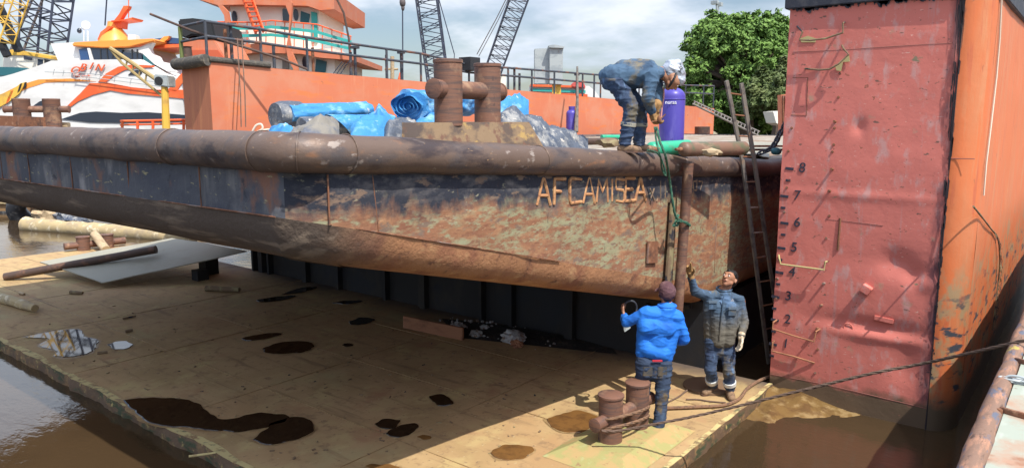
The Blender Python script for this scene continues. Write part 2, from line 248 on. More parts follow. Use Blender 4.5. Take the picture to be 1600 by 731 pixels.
# ------------------------------------------------------------------ mesh builder
class MB:
    def __init__(s): s.v = []; s.f = []
    def add(s, vs, fs):
        n = len(s.v); s.v += [V(p) for p in vs]; s.f += [tuple(i+n for i in f) for f in fs]; return s
    def box(s, c, size, rot=None, taper=None):
        c = V(c); h = V(size)/2; vs = []
        for z in (-1, 1):
            for x, y in ((-1, -1), (1, -1), (1, 1), (-1, 1)):
                k = taper if (taper and z > 0) else 1
                p = V((x*h.x*k, y*h.y*k, z*h.z)); vs.append(c + (rot @ p if rot else p))
        return s.add(vs, [(3, 2, 1, 0), (4, 5, 6, 7), (0, 1, 5, 4), (1, 2, 6, 5), (2, 3, 7, 6), (3, 0, 4, 7)])
    def bar(s, a, b, wx, wy, up=UP):          # rectangular bar from a to b
        a, b = V(a), V(b); d = (b-a).normalized(); u = up - d*up.dot(d)
        if u.length < 1e-4: u = V((1, 0, 0)) - d*d.x
        u.normalize(); q = d.cross(u)
        vs = [p + q*i*wx/2 + u*j*wy/2 for p in (a, b) for i, j in ((-1, -1), (1, -1), (1, 1), (-1, 1))]
        return s.add(vs, [(3, 2, 1, 0), (4, 5, 6, 7), (0, 1, 5, 4), (1, 2, 6, 5), (2, 3, 7, 6), (3, 0, 4, 7)])
    def tube(s, path, r, n=10, cap=True, wob=0.):
        P = [V(p) for p in path]; rs = r if isinstance(r, (list, tuple)) else [r]*len(P)
        t0 = (P[1]-P[0]).normalized(); u = t0.orthogonal().normalized(); vs = []; fs = []
        for i, p in enumerate(P):
            t = (P[min(i+1, len(P)-1)] - P[max(i-1, 0)])
            t = t.normalized() if t.length > 1e-9 else t0
            u = (u - t*u.dot(t)); u = u.normalized() if u.length > 1e-6 else t.orthogonal().normalized()
            q = t.cross(u)
            for k in range(n):
                a = 2*pi*k/n; rr = rs[i]
                pt = p + (u*cos(a) + q*sin(a))*rr
                if wob: pt += (u*cos(a) + q*sin(a))*(noise.noise(pt*2.2)*wob + noise.noise(pt*7)*wob*.35)
                vs.append(pt)
        for i in range(len(P)-1):
            for k in range(n):
                k2 = (k+1) % n; fs.append((i*n+k, i*n+k2, (i+1)*n+k2, (i+1)*n+k))
        if cap: fs += [tuple(reversed(range(n))), tuple((len(P)-1)*n+k for k in range(n))]
        return s.add(vs, fs)
    def lathe(s, base, axis, prof, n=24):     # prof: (radius, height along axis)
        base, axis = V(base), V(axis).normalized(); u = axis.orthogonal().normalized(); q = axis.cross(u); vs = []; fs = []
        for r, h in prof:
            for k in range(n):
                a = 2*pi*k/n; vs.append(base + axis*h + (u*cos(a)+q*sin(a))*max(r, 1e-4))
        for i in range(len(prof)-1):
            for k in range(n):
                k2 = (k+1) % n; fs.append((i*n+k, i*n+k2, (i+1)*n+k2, (i+1)*n+k))
        fs += [tuple(reversed(range(n))), tuple((len(prof)-1)*n+k for k in range(n))]
        return s.add(vs, fs)
    def prism(s, poly, ext):                  # planar polygon swept along ext
        P = [V(p) for p in poly]; n = len(P); ext = V(ext)
        fs = [tuple(range(n)), tuple(reversed(range(n, 2*n)))] + [(i, n+i, n+(i+1) % n, (i+1) % n) for i in range(n)]
        return s.add(P + [p+ext for p in P], fs)
    def cone(s, a, b, ra, rb, n=12):          # round cone with domed ends
        a, b = V(a), V(b); d = b-a; ln = max(d.length, 1e-4); d = d/ln if d.length > 1e-6 else V((0, 0, 1))
        prof = [(ra*sin(t), -ra*cos(t)) for t in (.15, .5, .9, 1.25, pi/2)] + [(rb*sin(t), ln - rb*cos(t)) for t in (pi/2, 1.9, 2.25, 2.65, 3.0)]
        return s.lathe(a, d, prof, n)
    def grid(s, nx, ny, fn):
        vs = [fn(i/nx, j/ny) for j in range(ny+1) for i in range(nx+1)]
        return s.add(vs, [(j*(nx+1)+i, j*(nx+1)+i+1, (j+1)*(nx+1)+i+1, (j+1)*(nx+1)+i) for j in range(ny) for i in range(nx)])
    def blob(s, c, rad, sub=2, amp=.15, sc=3., rot=None):
        bm = bmesh.new(); bmesh.ops.create_icosphere(bm, subdivisions=sub, radius=1); c = V(c); off = V((random.random()*50,)*3)
        for v in bm.verts:
            d = v.co.normalized(); k = 1 + amp*noise.noise(d*sc + off) + amp*.5*noise.noise(d*sc*2.6 + off)
            p = V((d.x*rad[0]*k, d.y*rad[1]*k, d.z*rad[2]*k)); v.co = c + (rot @ p if rot else p)
        bm.verts.index_update(); s.add([v.co.copy() for v in bm.verts], [tuple(v.index for v in f.verts) for f in bm.faces]); bm.free(); return s
    def build(s, name, m, parent=None, loc=None, smooth=True, bevel=0., angle=35, recalc=True):
        return finish(name, s.v, s.f, m, parent, loc, smooth, bevel, angle, recalc)
ORIG = {}
def finish(name, vs, fs, m, parent=None, loc=None, smooth=True, bevel=0., angle=35, recalc=True):
    o0 = ORIG[parent.name] if parent else (V(loc) if loc is not None else V((0, 0, 0)))
    me = bpy.data.meshes.new(name); me.from_pydata([tuple(V(p)-o0) for p in vs], [], fs)
    if recalc or bevel:
        bm = bmesh.new(); bm.from_mesh(me)
        if recalc: bmesh.ops.recalc_face_normals(bm, faces=bm.faces)
        if bevel:
            es = [e for e in bm.edges if len(e.link_faces) == 2 and e.calc_face_angle(0) > R(30)]
            bmesh.ops.bevel(bm, geom=es, offset=bevel, segments=2, affect='EDGES', clamp_overlap=True)
        bm.to_mesh(me); bm.free()
    if smooth:
        me.shade_smooth()
        try: me.set_sharp_from_angle(angle=R(angle))
        except Exception: pass
    me.materials.append(m if not isinstance(m, str) else MT[m])
    o = bpy.data.objects.new(name, me); COL.objects.link(o); ORIG[o.name] = o0
    if parent: o.parent = parent
    else: o.location = o0
    return o
def thing(name, label, cat, loc=(0, 0, 0), group=None):
    o = bpy.data.objects.new(name, None); COL.objects.link(o); o.location = loc; o.empty_display_size = .2
    o['label'] = label; o['category'] = cat
    if group: o['group'] = group
    ORIG[o.name] = V(loc); return o
def tag(o, label, cat, group=None):
    o['label'] = label; o['category'] = cat
    if group: o['group'] = group
    return o
def struct(o, kind='structure'): o['kind'] = kind; return o
def smoothpath(pts, n=8):
    P = [V(p) for p in pts]; out = []
    for i in range(len(P)-1):
        p0, p1, p2, p3 = P[max(i-1, 0)], P[i], P[i+1], P[min(i+2, len(P)-1)]
        for k in range(n):
            t = k/n
            out.append(.5*((2*p1) + (p2-p0)*t + (2*p0-5*p1+4*p2-p3)*t*t + (-p0+3*p1-3*p2+p3)*t**3))
    return out + [P[-1]]
def fbm(p, s): p = V(p)*s; return noise.noise(p) + .5*noise.noise(p*2.1) + .25*noise.noise(p*4.3)

# ------------------------------------------------------------------ water, ground, dock
WZ = -.15
m = MB(); m.grid(60, 60, lambda u, v: V((-600+1200*u, -300+1200*v, WZ))); struct(m.build('harbour_water', 'water', smooth=False))
m = MB(); m.grid(40, 10, lambda u, v: FWD*(60+160*v) + RIGHT*(-60+220*u) + V((0, 0, .5 + .5*noise.noise(V((u*9, v*5, 1))) + 1.2*v)))
struct(m.build('shore_ground', 'land'))
AX0, AX1, AY0, AY1 = -20.9, -3.06, 3.72, 9.30
def apron_pt(u, v):
    x = AX0 + (AX1-AX0)*u; y = AY0 + (AY1-AY0)*v
    if v == 0: y += .035*fbm((x, 0, 0), 1.6) + .02*noise.noise(V((x*6, 1, 0)))
    if u == 1: x += .02*fbm((y, 3, 0), 2.5)
    return V((x, y, .006*noise.noise(V((x*.8, y*.8, 0)))))
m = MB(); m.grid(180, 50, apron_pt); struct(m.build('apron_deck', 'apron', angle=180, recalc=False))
m = MB()
def fr(u, v):
    p = apron_pt(u, 0); return V((p.x, p.y + (.0 if v < .1 else -.03*fbm((p.x, v*2, 4), 4) - .012), p.z - .45*v))
m.grid(180, 8, fr)
def sd(u, v): p = apron_pt(1, u); return V((p.x + (.0 if v < .1 else .02*fbm((p.y, v*2, 2), 4) + .01), p.y, p.z - .45*v))
m.grid(50, 8, sd); struct(m.build('apron_edge', 'edge', angle=180))
m = MB()
def rimf(u, v):
    x = AX0 + (AX1-AX0)*u; p = apron_pt(u, 0); wd = .085 + .05*fbm((x, 9, 0), 1.3)
    return V((x, p.y + wd*v, p.z + .005 - (.004 if v == 1 else 0)))
m.grid(180, 2, rimf)
def rimg(u, v):
    p = apron_pt(1, u); wd = .06 + .035*fbm((p.y, 9, 0), 2); return V((p.x - wd*v, p.y, p.z + .005 - (.004 if v == 1 else 0)))
m.grid(50, 2, rimg); struct(m.build('apron_rim', 'rim', angle=180))
m = MB()
m.grid(24, 24, lambda u, v: V((-3.10 + 1.25*u, 7.6 + 1.8*v, -.02 - .10*u - .10*u**4 - .22*(1-v)**1.2 + .05*fbm((u*3, v*3, 1), 1.5))))
struct(m.build('mud_bank', 'mud', angle=180))
# pontoon end wall below the raised hull
t = thing('dock_pontoon', 'dark ribbed end wall of the floating dock pontoon under the raised barge', 'dock', (-17, 9.3, -1))
m = MB(); m.box((-9.45, 25, -.05), (10.9, 31.4, 1.96)); m.build('pontoon_block', 'dock', t, smooth=False)
for i, x in enumerate((-4.9, -6.2, -7.35, -8.0, -9.4, -10.4, -11.8, -12.9, -14.2, -14.8, -14.5)):
    m = MB(); m.box((x, 9.24, .45), (.07 + .08*(i % 3 == 1), .12, .9)); m.build('stiffener', 'dock', t, smooth=False)
m = MB(); m.tube([(-4.2, 9.2, .86), (-14.8, 9.2, .86)], .035, 8); m.build('wall_pipe', 'dock', t)

m = MB()
for y in (5.1, 6.55, 8.0): m.bar(V((AX0+.2, y, .002)), V((AX1-.15, y, .002)), .009, .009)
for x in (-5.6, -8.1, -10.6, -13.1, -15.6, -18.1): m.bar(V((x, AY0+.1, .0015)), V((x, AY1-.02, .0015)), .008, .009)
struct(m.build('apron_plate_seams', 'damp', smooth=False))
# puddles: thin sheets of water on the apron
def puddle(pts, m='puddle'):
    P = smoothpath([at_z(x, y, .0) for x, y in pts] + [at_z(pts[0][0], pts[0][1], 0)], 12)[:-1]
    c = sum(P, V((0, 0, 0)))/len(P); vs = []; n = len(P)
    for k in (0, 1):
        for p in P:
            q = p + (p-c)*(.02*k) + V((noise.noise(p*9), noise.noise(p*9+V((5, 5, 5))), 0))*.03
            vs.append(V((q.x, q.y, .0135 if k == 0 else .0055)))
    fs = [tuple(range(n))] + [(i, (i+1) % n, n+(i+1) % n, n+i) for i in range(n)]
    o = finish('puddle', vs, fs, m, smooth=False); struct(o)
    D_ = []
    for k, zz_ in ((1.0, .0048), (1.10, .0046)):
        for p in P: q = c + (p-c)*(k + (.10*noise.noise(p*5) if k > 1 else 0)); D_.append(V((q.x, q.y, .0066 if k == 1 else .0045)))
    struct(finish('damp_patch', D_, [(i, (i+1) % n, n+(i+1) % n, n+i) for i in range(n)], 'damp', smooth=False))
puddle([(195, 626), (230, 622), (300, 627), (345, 655), (400, 646), (447, 650), (435, 662), (370, 674), (300, 668), (235, 660)])
puddle([(397, 686), (430, 660), (470, 652), (492, 668), (470, 683), (425, 694)])
puddle([(410, 545), (440, 535), (480, 534), (490, 541), (470, 550), (425, 552)])
puddle([(545, 503), (565, 496), (585, 499), (570, 506), (552, 507)])
puddle([(670, 620), (690, 616), (708, 628), (695, 634), (680, 630)])
puddle([(586, 662), (600, 655), (625, 658), (615, 668), (595, 669)])
puddle([(602, 678), (620, 667), (650, 662), (648, 674), (620, 683)])
puddle([(378, 528), (410, 522), (438, 521), (420, 528), (385, 532)])
puddle([(440, 460), (470, 450), (495, 449), (470, 457)])
puddle([(400, 469), (430, 464), (462, 462), (440, 469), (412, 472)])
puddle([(520, 473), (540, 470), (565, 470), (545, 475)])
puddle([(534, 539), (545, 537), (552, 539), (542, 542)])
puddle([(40, 527), (85, 518), (122, 515), (132, 526), (152, 531), (143, 549), (115, 557), (85, 556), (88, 548), (62, 540), (75, 530)])
puddle([(168, 538), (190, 533), (207, 538), (195, 545), (178, 545)])
puddle([(853, 655), (875, 648), (905, 642), (938, 655), (925, 672), (885, 675), (865, 668)], 'mudpuddle')
puddle([(765, 708), (785, 697), (815, 696), (834, 703), (815, 716), (780, 717)], 'mudpuddle')
puddle([(652, 683), (662, 679), (674, 682), (664, 687)], 'mudpuddle')
puddle([(570, 728), (590, 726), (625, 729), (600, 737)], 'mudpuddle')

# ------------------------------------------------------------------ wing wall (red and orange tower)
TX0, TX1, TX2, TY, TZ = -3.12, -1.30, -1.03, 9.32, 5.35
t = thing('dock_wing_wall', 'tall red and orange steel wing wall of the floating dock with draft marks', 'dock tower', (-2.2, TY, WZ))
ORIG[t.name] = V((0, 0, 0)); t.location = (0, 0, 0)
BANDZ = 4.70
def dent(x, z):
    d = .012*fbm((x, 0, z), .9)
    for cx_, cz_, rx, rz, a in ((-1.75, 1.75, .18, .14, -.05), (-1.55, 1.62, .12, .12, -.045), (-1.95, .95, .55, .10, -.04), (-1.9, .85, .5, .07, .035), (-2.25, 3.3, .07, .09, -.03), (-1.42, 1.55, .12, .10, .03), (-1.55, .55, .18, .25, -.04), (-2.2, 2.5, .9, .05, .012)):
        d += a*math.exp(-((x-cx_)/rx)**2 - ((z-cz_)/rz)**2)
    return d
def onf(x, y, off):
    p = at_y(x, y, TY); p.y = TY - dent(p.x, p.z) - off; return p
m = MB(); m.grid(60, 170, lambda u, v: V((TX0+(TX1-TX0)*u, TY - dent(TX0+(TX1-TX0)*u, -.8+(BANDZ+.8)*v), -.8+(BANDZ+.8)*v)))
m.grid(2, 60, lambda u, v: V((TX0, TY+.004+30*u, -.8+(BANDZ+.8)*v)))
m.build('front_plating', 'red', t, angle=60, recalc=False)
m = MB(); m.grid(10, 90, lambda u, v: V((TX1+(TX2-TX1)*sin(u*pi/2), TY+.42*(1-cos(u*pi/2)), -.8+(BANDZ+.8)*v)) + V((0, -.006, 0)))
m.build('corner_plating', 'orange', t, angle=60, recalc=False)
m = MB(); m.grid(120, 60, lambda u, v: V((TX2 + .015*fbm((0, 30*u, 5.5*v), .8), TY+.415+30*u, -.8+(BANDZ+.8)*v)))
m.build('side_plating', 'orange', t, angle=60, recalc=False)
m = MB(); m.prism([(TX0-.05, TY-.06, BANDZ), (TX1+.02, TY-.06, BANDZ), (TX2+.05, TY+.38, BANDZ), (TX2+.05, TY+30, BANDZ), (TX0-.05, TY+30, BANDZ)], (0, 0, TZ-BANDZ))
m.build('top_band', 'band', t, smooth=False, bevel=.01)
m = MB()
for k in range(90):                      # ragged lower edge of the black paint
    x = TX0 + (TX1-TX0)*random.random(); h = random.uniform(.02, .09)*(.6+.6*noise.noise(V((x*4, 0, 0)))); wv = random.uniform(.012, .05)
    m.prism([(x-wv, TY-.016, BANDZ+.01), (x+wv, TY-.016, BANDZ+.01), (x+wv*.4, TY-.016, BANDZ-h), (x-wv*.3, TY-.016, BANDZ-h*.8)], (0, .004, 0))
m.build('paint_drips', 'band', t, smooth=False)
m = MB()                                 # tar streak along the corner seam
for k in range(150):
    z = random.uniform(.5, BANDZ)**1.0; a = max(.1, min(1, (z-.6)/3.5))
    sx = TX1 - abs(random.gauss(0, .035*a)) + .02*random.random(); h = random.uniform(.03, .22)*a; wv = random.uniform(.002, .008)
    m.prism([(sx-wv, TY-.02-.002*(k % 5), z+h), (sx+wv, TY-.02-.002*(k % 5), z+h*.7), (sx+wv*.5, TY-.02-.002*(k % 5), z-h), (sx-wv*.7, TY-.02-.002*(k % 5), z-h*.8)], (0, .003, 0))
m.tube([(TX1, TY-.004, -.3+.1*i) for i in range(50)], .007, 6, wob=.005)
m.build('tar_seam', 'tarstreak', t)
for pts in ([(1239, 81), (1310, 78), (1400, 72), (1489, 67)], [(1205, 584), (1280, 598), (1360, 616), (1447, 637)], [(1290, 342), (1330, 346), (1380, 352)], [(1480, 247), (1523, 248)]):
    m = MB(); P_ = [V(a_) for a_ in smoothpath([onf(x, y, .0) for x, y in pts], 10)]; P_ = [V((q_.x, TY-dent(q_.x, q_.z)+.001, q_.z)) for q_ in P_]; m.tube(P_, .005, 5, wob=.002); m.build('weld_seam', 'seamdark', t)
m = MB(); m.tube([onf(x, y, .001) for x, y in [(1190+148/3.047, 121), (1262, 121), (1260, 180), (1236, 179)]], .004, 5)
m.build('weld_seam', 'rust', t)
# climbing rungs (bent rods) and studs
def rung(pts, r=.011, out=.085):
    m = MB(); P = []
    for i, (x, y) in enumerate(pts):
        e_ = i in (0, len(pts)-1); p = onf(x, y, .006) if e_ else at_y(x, y, TY - out); P.append(p)
    m.tube(P, r, 8); return m
for pts, mm in (([(1246, 41), (1254, 50), (1249, 62), (1265, 63), (1290, 60), (1317, 51), (1317, 36), (1320, 35)], 'dplank'),
            ([(1316, 71), (1318, 76), (1326, 85), (1310, 100), (1296, 108), (1280, 109), (1258, 107)], 'dplank'),
            ([(1217, 398), (1218, 405), (1220, 412), (1250, 416), (1288, 421), (1289, 409), (1292, 408)], 'primer'),
            ([(1214, 499), (1208, 503), (1207, 513), (1240, 524), (1272, 533), (1275, 517), (1282, 513)], 'plank'),
            ([(1210, 532), (1207, 535), (1207, 548), (1240, 556), (1273, 566)], 'plank')):
    rung(pts).build('climbing_rung', mm, t)
for x, y in ((1310, 152), (1305, 190), (1304, 200), (1303, 226), (1301, 237), (1301, 264), (1297, 298), (1296, 337), (1291, 372), (1288, 442), (1284, 476), (1278, 512), (1278, 545), (1274, 582), (1312, 115), (1232, 236), (1230, 293), (1226, 331), (1215, 435), (1213, 466), (1237, 200)):
    p = onf(x, y, 0); m = MB(); ln_ = .055 if (int(x)+int(y)) % 5 == 0 else .012; m.tube([p+V((0, .02, 0)), p+V((0, -ln_, .006))], [.017, .014], 8); m.build('cut_stud', 'rust', t)
p = onf(1355, 450, 0); m = MB(); m.box(p+V((0, -.045, 0)), (.11, .12, .09), Matrix.Rotation(.5, 3, 'Y')); m.build('welded_block', 'red', t, smooth=False, bevel=.006)
p0, p1 = onf(1366, 495, .008), onf(1396, 502, .008); m = MB(); m.bar(p0, p1, .03, .055); m.build('welded_bar', 'red', t, smooth=False, bevel=.005)
p0, p1 = onf(1313, 340, .004), onf(1309, 390, .004); m = MB(); m.tube([p0, p1], .016, 7, wob=.006); m.build('weld_scar', 'rust', t)
p = onf(1325, 511, 0); m = MB(); m.tube([p + V((.05*cos(a), -.004, .05*sin(a))) for a in np.linspace(0, 2*pi, 20)], .008, 6); m.build('weld_ring', 'red', t)
m = MB(); m.prism([at_y(x, y, TY-.0145) for x, y in ((1250, 60), (1262, 56), (1275, 60), (1274, 66), (1252, 66))], (0, .006, 0))
m.prism([at_y(x, y, TY-.0145) for x, y in ((1304, 101), (1315, 98), (1326, 84), (1328, 96), (1317, 97), (1314, 111), (1307, 110))], (0, .006, 0)); m.build('primer_patch', 'primer', t, smooth=False)
# draft marks 1..8 with dashes each half foot
def font_mesh(txt, size, extrude=.002):
    cu = bpy.data.curves.new('txt', 'FONT'); cu.body = txt; cu.size = size; cu.extrude = extrude; cu.align_x = 'CENTER'; cu.align_y = 'CENTER'
    o = bpy.data.objects.new('txt', cu); COL.objects.link(o)
    dg = bpy.context.evaluated_depsgraph_get(); me = bpy.data.meshes.new_from_object(o.evaluated_get(dg))
    vs = [v.co.copy() for v in me.vertices]; fs = [tuple(f.vertices) for f in me.polygons]
    bpy.data.objects.remove(o); return vs, fs
def put_text(name, txt, size, c, xd, yd, m, parent, extrude=.002, shear=0., bold=0.):
    xd, yd = V(xd).normalized(), V(yd).normalized(); nd = xd.cross(yd); vs, fs = font_mesh(txt, size, extrude)
    W = [V(c) + xd*(q.x+shear*q.y) + yd*q.y + nd*q.z for q in vs]
    return finish(name, W, fs, m, parent, smooth=False, recalc=False)
marks = {8: (1254, 262), 7: (1246, 305), 6: (1246, 347), 5: (1241, 386), 4: (1238, 424), 3: (1232, 462), 2: (1231, 498), 1: (1228, 536)}
for k, (x, y) in marks.items():
    put_text('draft_number', str(k), .17, onf(x, y, .007), (1, 0, 0), (0, 0, 1), 'draft', t, .004, shear=.08)
    ps = onf(x-20, y+1, .004); m = MB(); m.box(ps, (.10, .008, .032), Matrix.Rotation(R(3), 3, 'Y')); m.build('draft_dash', 'draft', t, smooth=False)
    ps = onf(x-22, y+19, .004); m = MB(); m.box(ps, (.055, .008, .028)); m.build('draft_dash', 'draft', t, smooth=False)
# ropes hanging down the orange side
xs = TX2 + .02
m = MB(); m.tube([at_x(x, y, xs) for x, y in ((1565, -5), (1562, 60), (1557, 120), (1549, 190), (1541, 255), (1537, 305))], .010, 6, wob=.002)
tag(m.build('hanging_rope', 'rope_w'), 'straight pale rope hanging down the upper orange wall', 'rope')
m = MB(); P = [at_x(x, y, xs+.01) for x, y in ((1521, 322), (1533, 337), (1547, 355), (1559, 372), (1562, 400), (1561, 430), (1556, 470), (1551, 515))]
P = smoothpath(P, 6); m.tube(P, .010, 6, wob=.004)
for k in range(70):
    i = random.randint(int(len(P)*.35), len(P)-2); p = P[i]; q = p + V((.02+random.random()*.02, random.gauss(0, .05), -random.uniform(.03, .14))); m.tube([p, (p+q)/2+V((.01, random.gauss(0, .02), 0)), q], .003, 4)
tag(m.build('frayed_rope', 'dplank'), 'frayed brown rope with a ragged tail hanging on the orange wall above the shadow', 'rope')

# ------------------------------------------------------------------ photographer's vessel (bottom right)
t = thing('mooring_pontoon', 'pale green and rust deck of the moored vessel with a worn edge pipe', 'vessel', (0, 3, WZ))
VZ = 1.8
m = MB(); m.box((5.66, 6, .8), (11.9, 26, 1.99)); m.build('hull', 'dock', t, smooth=False)
m = MB(); m.grid(60, 120, lambda u, v: V((-.29+11.9*u, -7+26*v, VZ+.004*noise.noise(V((u*60, v*60, 0)))))); m.build('deck', 'mintdeck', t, angle=180, recalc=False)
m = MB(); m.tube([(-.345, -7+.15*i, VZ-.02) for i in range(174)], .055, 14, wob=.012); m.build('edge_pipe', 'vpipe', t)
for pts in ([(1585, 561), (1610, 567)], [(1562, 638), (1612, 652)], [(1558, 640), (1560, 641)]):
    P = [at_z(x, y, VZ+.015) for x, y in pts]; P[-1] = P[0] + (P[-1]-P[0])*3
    m = MB(); m.bar(P[0], P[-1], .028, .03); m.build('deck_bar', 'rust', t, smooth=False, bevel=.004)
tk = thing('chain_shackle', 'small steel chain link lying on the green deck edge', 'chain', at_z(1585, 592, VZ+.02))
for i in range(3):
    c = at_z(1578+11*i, 591+1.5*i, VZ+.025); m = MB()
    rt = Matrix.Rotation(R(70*(i % 2)), 3, 'X')
    m.tube([c + rt @ V((.038*cos(a)*1.5, .022*sin(a), 0)) for a in np.linspace(0, 2*pi, 20)], .007, 7); m.build('chain_link', 'galv', tk)

# ------------------------------------------------------------------ the raised barge
HX, BY, BX1, YE = -3.85, 2.73, -15.3, 30.  # hull widened on the far side so its shadow covers the left deck
def ztop(y): return 3.31 - .0635*(min(y, 10.8)-2.93)
def zk(y): return max(2.73 - .245*(y-2.93), 1.27)
ch = .25
def outline():
    pts = []
    y = YE
    while y > 13: pts.append((HX, y, 1, 0)); y -= 1.
    y = 13.
    while y > BY+ch+.05: pts.append((HX, y, 1, 0)); y -= .10
    for i in range(7):
        q_ = i/6; pts.append((HX-ch*q_, BY+ch-ch*q_, .707, -.707))
    x = HX-ch-.1
    while x > BX1+ch+.05: pts.append((x, BY, 0, -1)); x -= .10
    for i in range(7):
        a = i/6*pi/2; pts.append((BX1+ch-ch*sin(a), BY+ch-ch*cos(a), -sin(a), -cos(a)))
    y = BY+ch+.2
    while y < YE: pts.append((BX1, y, -1, 0)); y += .5
    return pts
OUT = outline()
iA = max(i for i, p in enumerate(OUT) if p[2] == 1 and p[3] == 0); iB = min(i for i, p in enumerate(OUT) if p[2] == -1 and p[3] == 0)
def hull_strip(i0, i1, rows):
    m = MB(); fn = []
    for i in range(i0, i1+1):
        x, y, nx, ny = OUT[i]; col = []
        for o, f in rows:
            px, py = x - nx*o, y - ny*o; z = f(py, px); d = .018*fbm((px, py, z), 1.1) + .006*noise.noise(V((px, py, z))*5)
            if f is rows[0][1] and o == 0: pass
            col.append(V((px + nx*d, py + ny*d, z)))
        fn.append(col)
    n = len(rows); vs = [p for c in fn for p in c]
    m.add(vs, [(i*n+j, (i+1)*n+j, (i+1)*n+j+1, i*n+j+1) for i in range(len(fn)-1) for j in range(n-1)]); return m
NR = 14
side_rows = [(0, (lambda y, x, k=k: (ztop(y)-.1)*(1-k/NR) + zk(y)*(k/NR))) for k in range(NR+1)]
bil = [(0, 0), (.012, -.07), (.03, -.13), (.065, -.19), (.12, -.235), (.21, -.265), (.42, -.285), (.70, -.29)]
bil_rows = [(o, (lambda y, x, d=d: zk(y)+d)) for o, d in bil]
AF = thing('steel_barge', 'rusty steel barge raised on the dock with AF CAMISEA welded on its side', 'barge', (0, 0, 0))
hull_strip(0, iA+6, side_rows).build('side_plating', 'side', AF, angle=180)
hull_strip(iA+6, iB-1, side_rows).build('bow_plating', 'bow', AF, angle=180)
hull_strip(iB-1, len(OUT)-1, side_rows).build('far_side_plating', 'bow', AF, angle=180)
m = hull_strip(0, len(OUT)-1, bil_rows)
ys = list(np.arange(BY+.70, 10, .3)) + [12, 20, YE]
m.grid(8, len(ys)-1, lambda u, v: V((HX-.70 + (BX1-HX+1.4)*u, ys[int(round(v*(len(ys)-1)))], zk(ys[int(round(v*(len(ys)-1)))])-.29)))
m.build('bilge_plating', 'bilge', AF, angle=180)
ys2 = list(np.arange(BY+.02, 11.2, .4)) + [14, 20, YE]
m = MB(); m.grid(10, len(ys2)-1, lambda u, v: V((HX-.02 + (BX1-HX+.04)*u, ys2[int(round(v*(len(ys2)-1)))], ztop(ys2[int(round(v*(len(ys2)-1)))])-.09)))
m.build('deck_plating', 'deckgrey', AF)
m = MB(); m.box(((HX+BX1)/2, YE, 1.9), (BX1-HX, .05, 1.7)); m.build('stern_plating', 'bow', AF, smooth=False)
PR = .128
PCH = [(HX-ch+ch*cos(k/6*pi/2), BY+ch-ch*sin(k/6*pi/2)) for k in range(7)]
pp = [V((x+nx*.0, y+ny*.0, ztop(y)-PR)) for x, y, nx, ny in OUT]
for k in range(7): pp[iA+1+k] = V((PCH[k][0], PCH[k][1], ztop(PCH[k][1])-PR))
m = MB(); m.tube(pp, PR, 28, wob=.011); m.build('fender_pipe', 'pipe', AF, angle=60)
def pipe_ring(c, ax, nm='weld_seam', r=PR+.003, rr=.005):
    ax = V(ax).normalized(); u = ax.orthogonal().normalized(); q = ax.cross(u); m = MB()
    m.tube([c + (u*cos(a)+q*sin(a))*r for a in np.linspace(0, 2*pi, 30)], rr, 5, wob=.004); m.build(nm, 'pipe', AF)
for i in (iA, iA+4, iA+8): pipe_ring(pp[i], pp[i+1]-pp[i-1])
pipe_ring(V((-5.35, BY, ztop(BY)-PR)), (1, 0, 0))
for y in (5.2, 8.3): pipe_ring(V((HX, y, ztop(y)-PR)), (0, 1, 0), rr=.004)
def seam(P, r, n, wob=0.): m = MB(); m.tube(P, r, n, wob=wob); m.build('weld_seam', 'rust', AF)
seam([V((HX+.004, y, zk(y)+.005)) for y in np.arange(2.95, 5.6, .1)], .006, 5, wob=.004)
seam([V((x, BY-.004, zk(BY))) for x in np.arange(-14., -4.0, .1)], .006, 5, wob=.004)
seam([V((HX+.006, 2.95, ztop(2.95)-.26)), V((HX+.006, 2.95, zk(2.95)))], .007, 5)
seam([V((HX+.004, 3.32, ztop(3.3)-.26)), V((HX+.004, 3.36, zk(3.3)))], .005, 5)
seam([V((HX+.004, 9.1, ztop(9.1)-.26)), V((HX+.004, 9.1, 1.4))], .006, 5)
for x in (-5.0, -6.1, -7.2, -8.2, -8.95): seam([V((x, BY-.006, ztop(BY)-.26)), V((x, BY-.006, zk(BY)))], .005, 5)
# raised welded name
LET = {'A': [[(0, 0), (.45, 1), (.55, 1), (1, 0)], [(.2, .36), (.8, .36)]], 'F': [[(0, 0), (.05, 1), (1, 1)], [(.03, .52), (.62, .5)]],
       'C': [[(1, .95), (.12, 1), (0, .9), (0, .1), (.1, 0), (1, .06)]], 'M': [[(0, 0), (.12, 1), (.5, .45), (.88, 1), (1, 0)]], 'I': [[(.5, 0), (.5, 1)]],
       'S': [[(1, .95), (.1, 1), (0, .9), (.05, .55), (.9, .5), (1, .4), (1, .1), (.85, 0), (0, .05)]], 'E': [[(1, 1), (.05, 1), (0, 0), (1, .04)], [(.03, .52), (.75, .52)]],
       'X': [[(0, 0), (1, 1)], [(0, 1), (1, 0)]], 'U': [[(0, 1), (0, .1), (.15, 0), (.85, 0), (1, .1), (1, 1)]], ',': [[(.5, .25), (.2, -.1)]],
       '0': [[(.1, 0), (0, .1), (0, .9), (.1, 1), (.9, 1), (1, .9), (1, .1), (.9, 0), (.1, 0)]], '7': [[(0, 1), (1, 1), (.35, 0)]],
       '2': [[(0, .85), (.2, 1), (.8, 1), (1, .8), (.9, .55), (0, 0), (1, 0)]], '1': [[(.2, .75), (.5, 1), (.5, 0)]]}
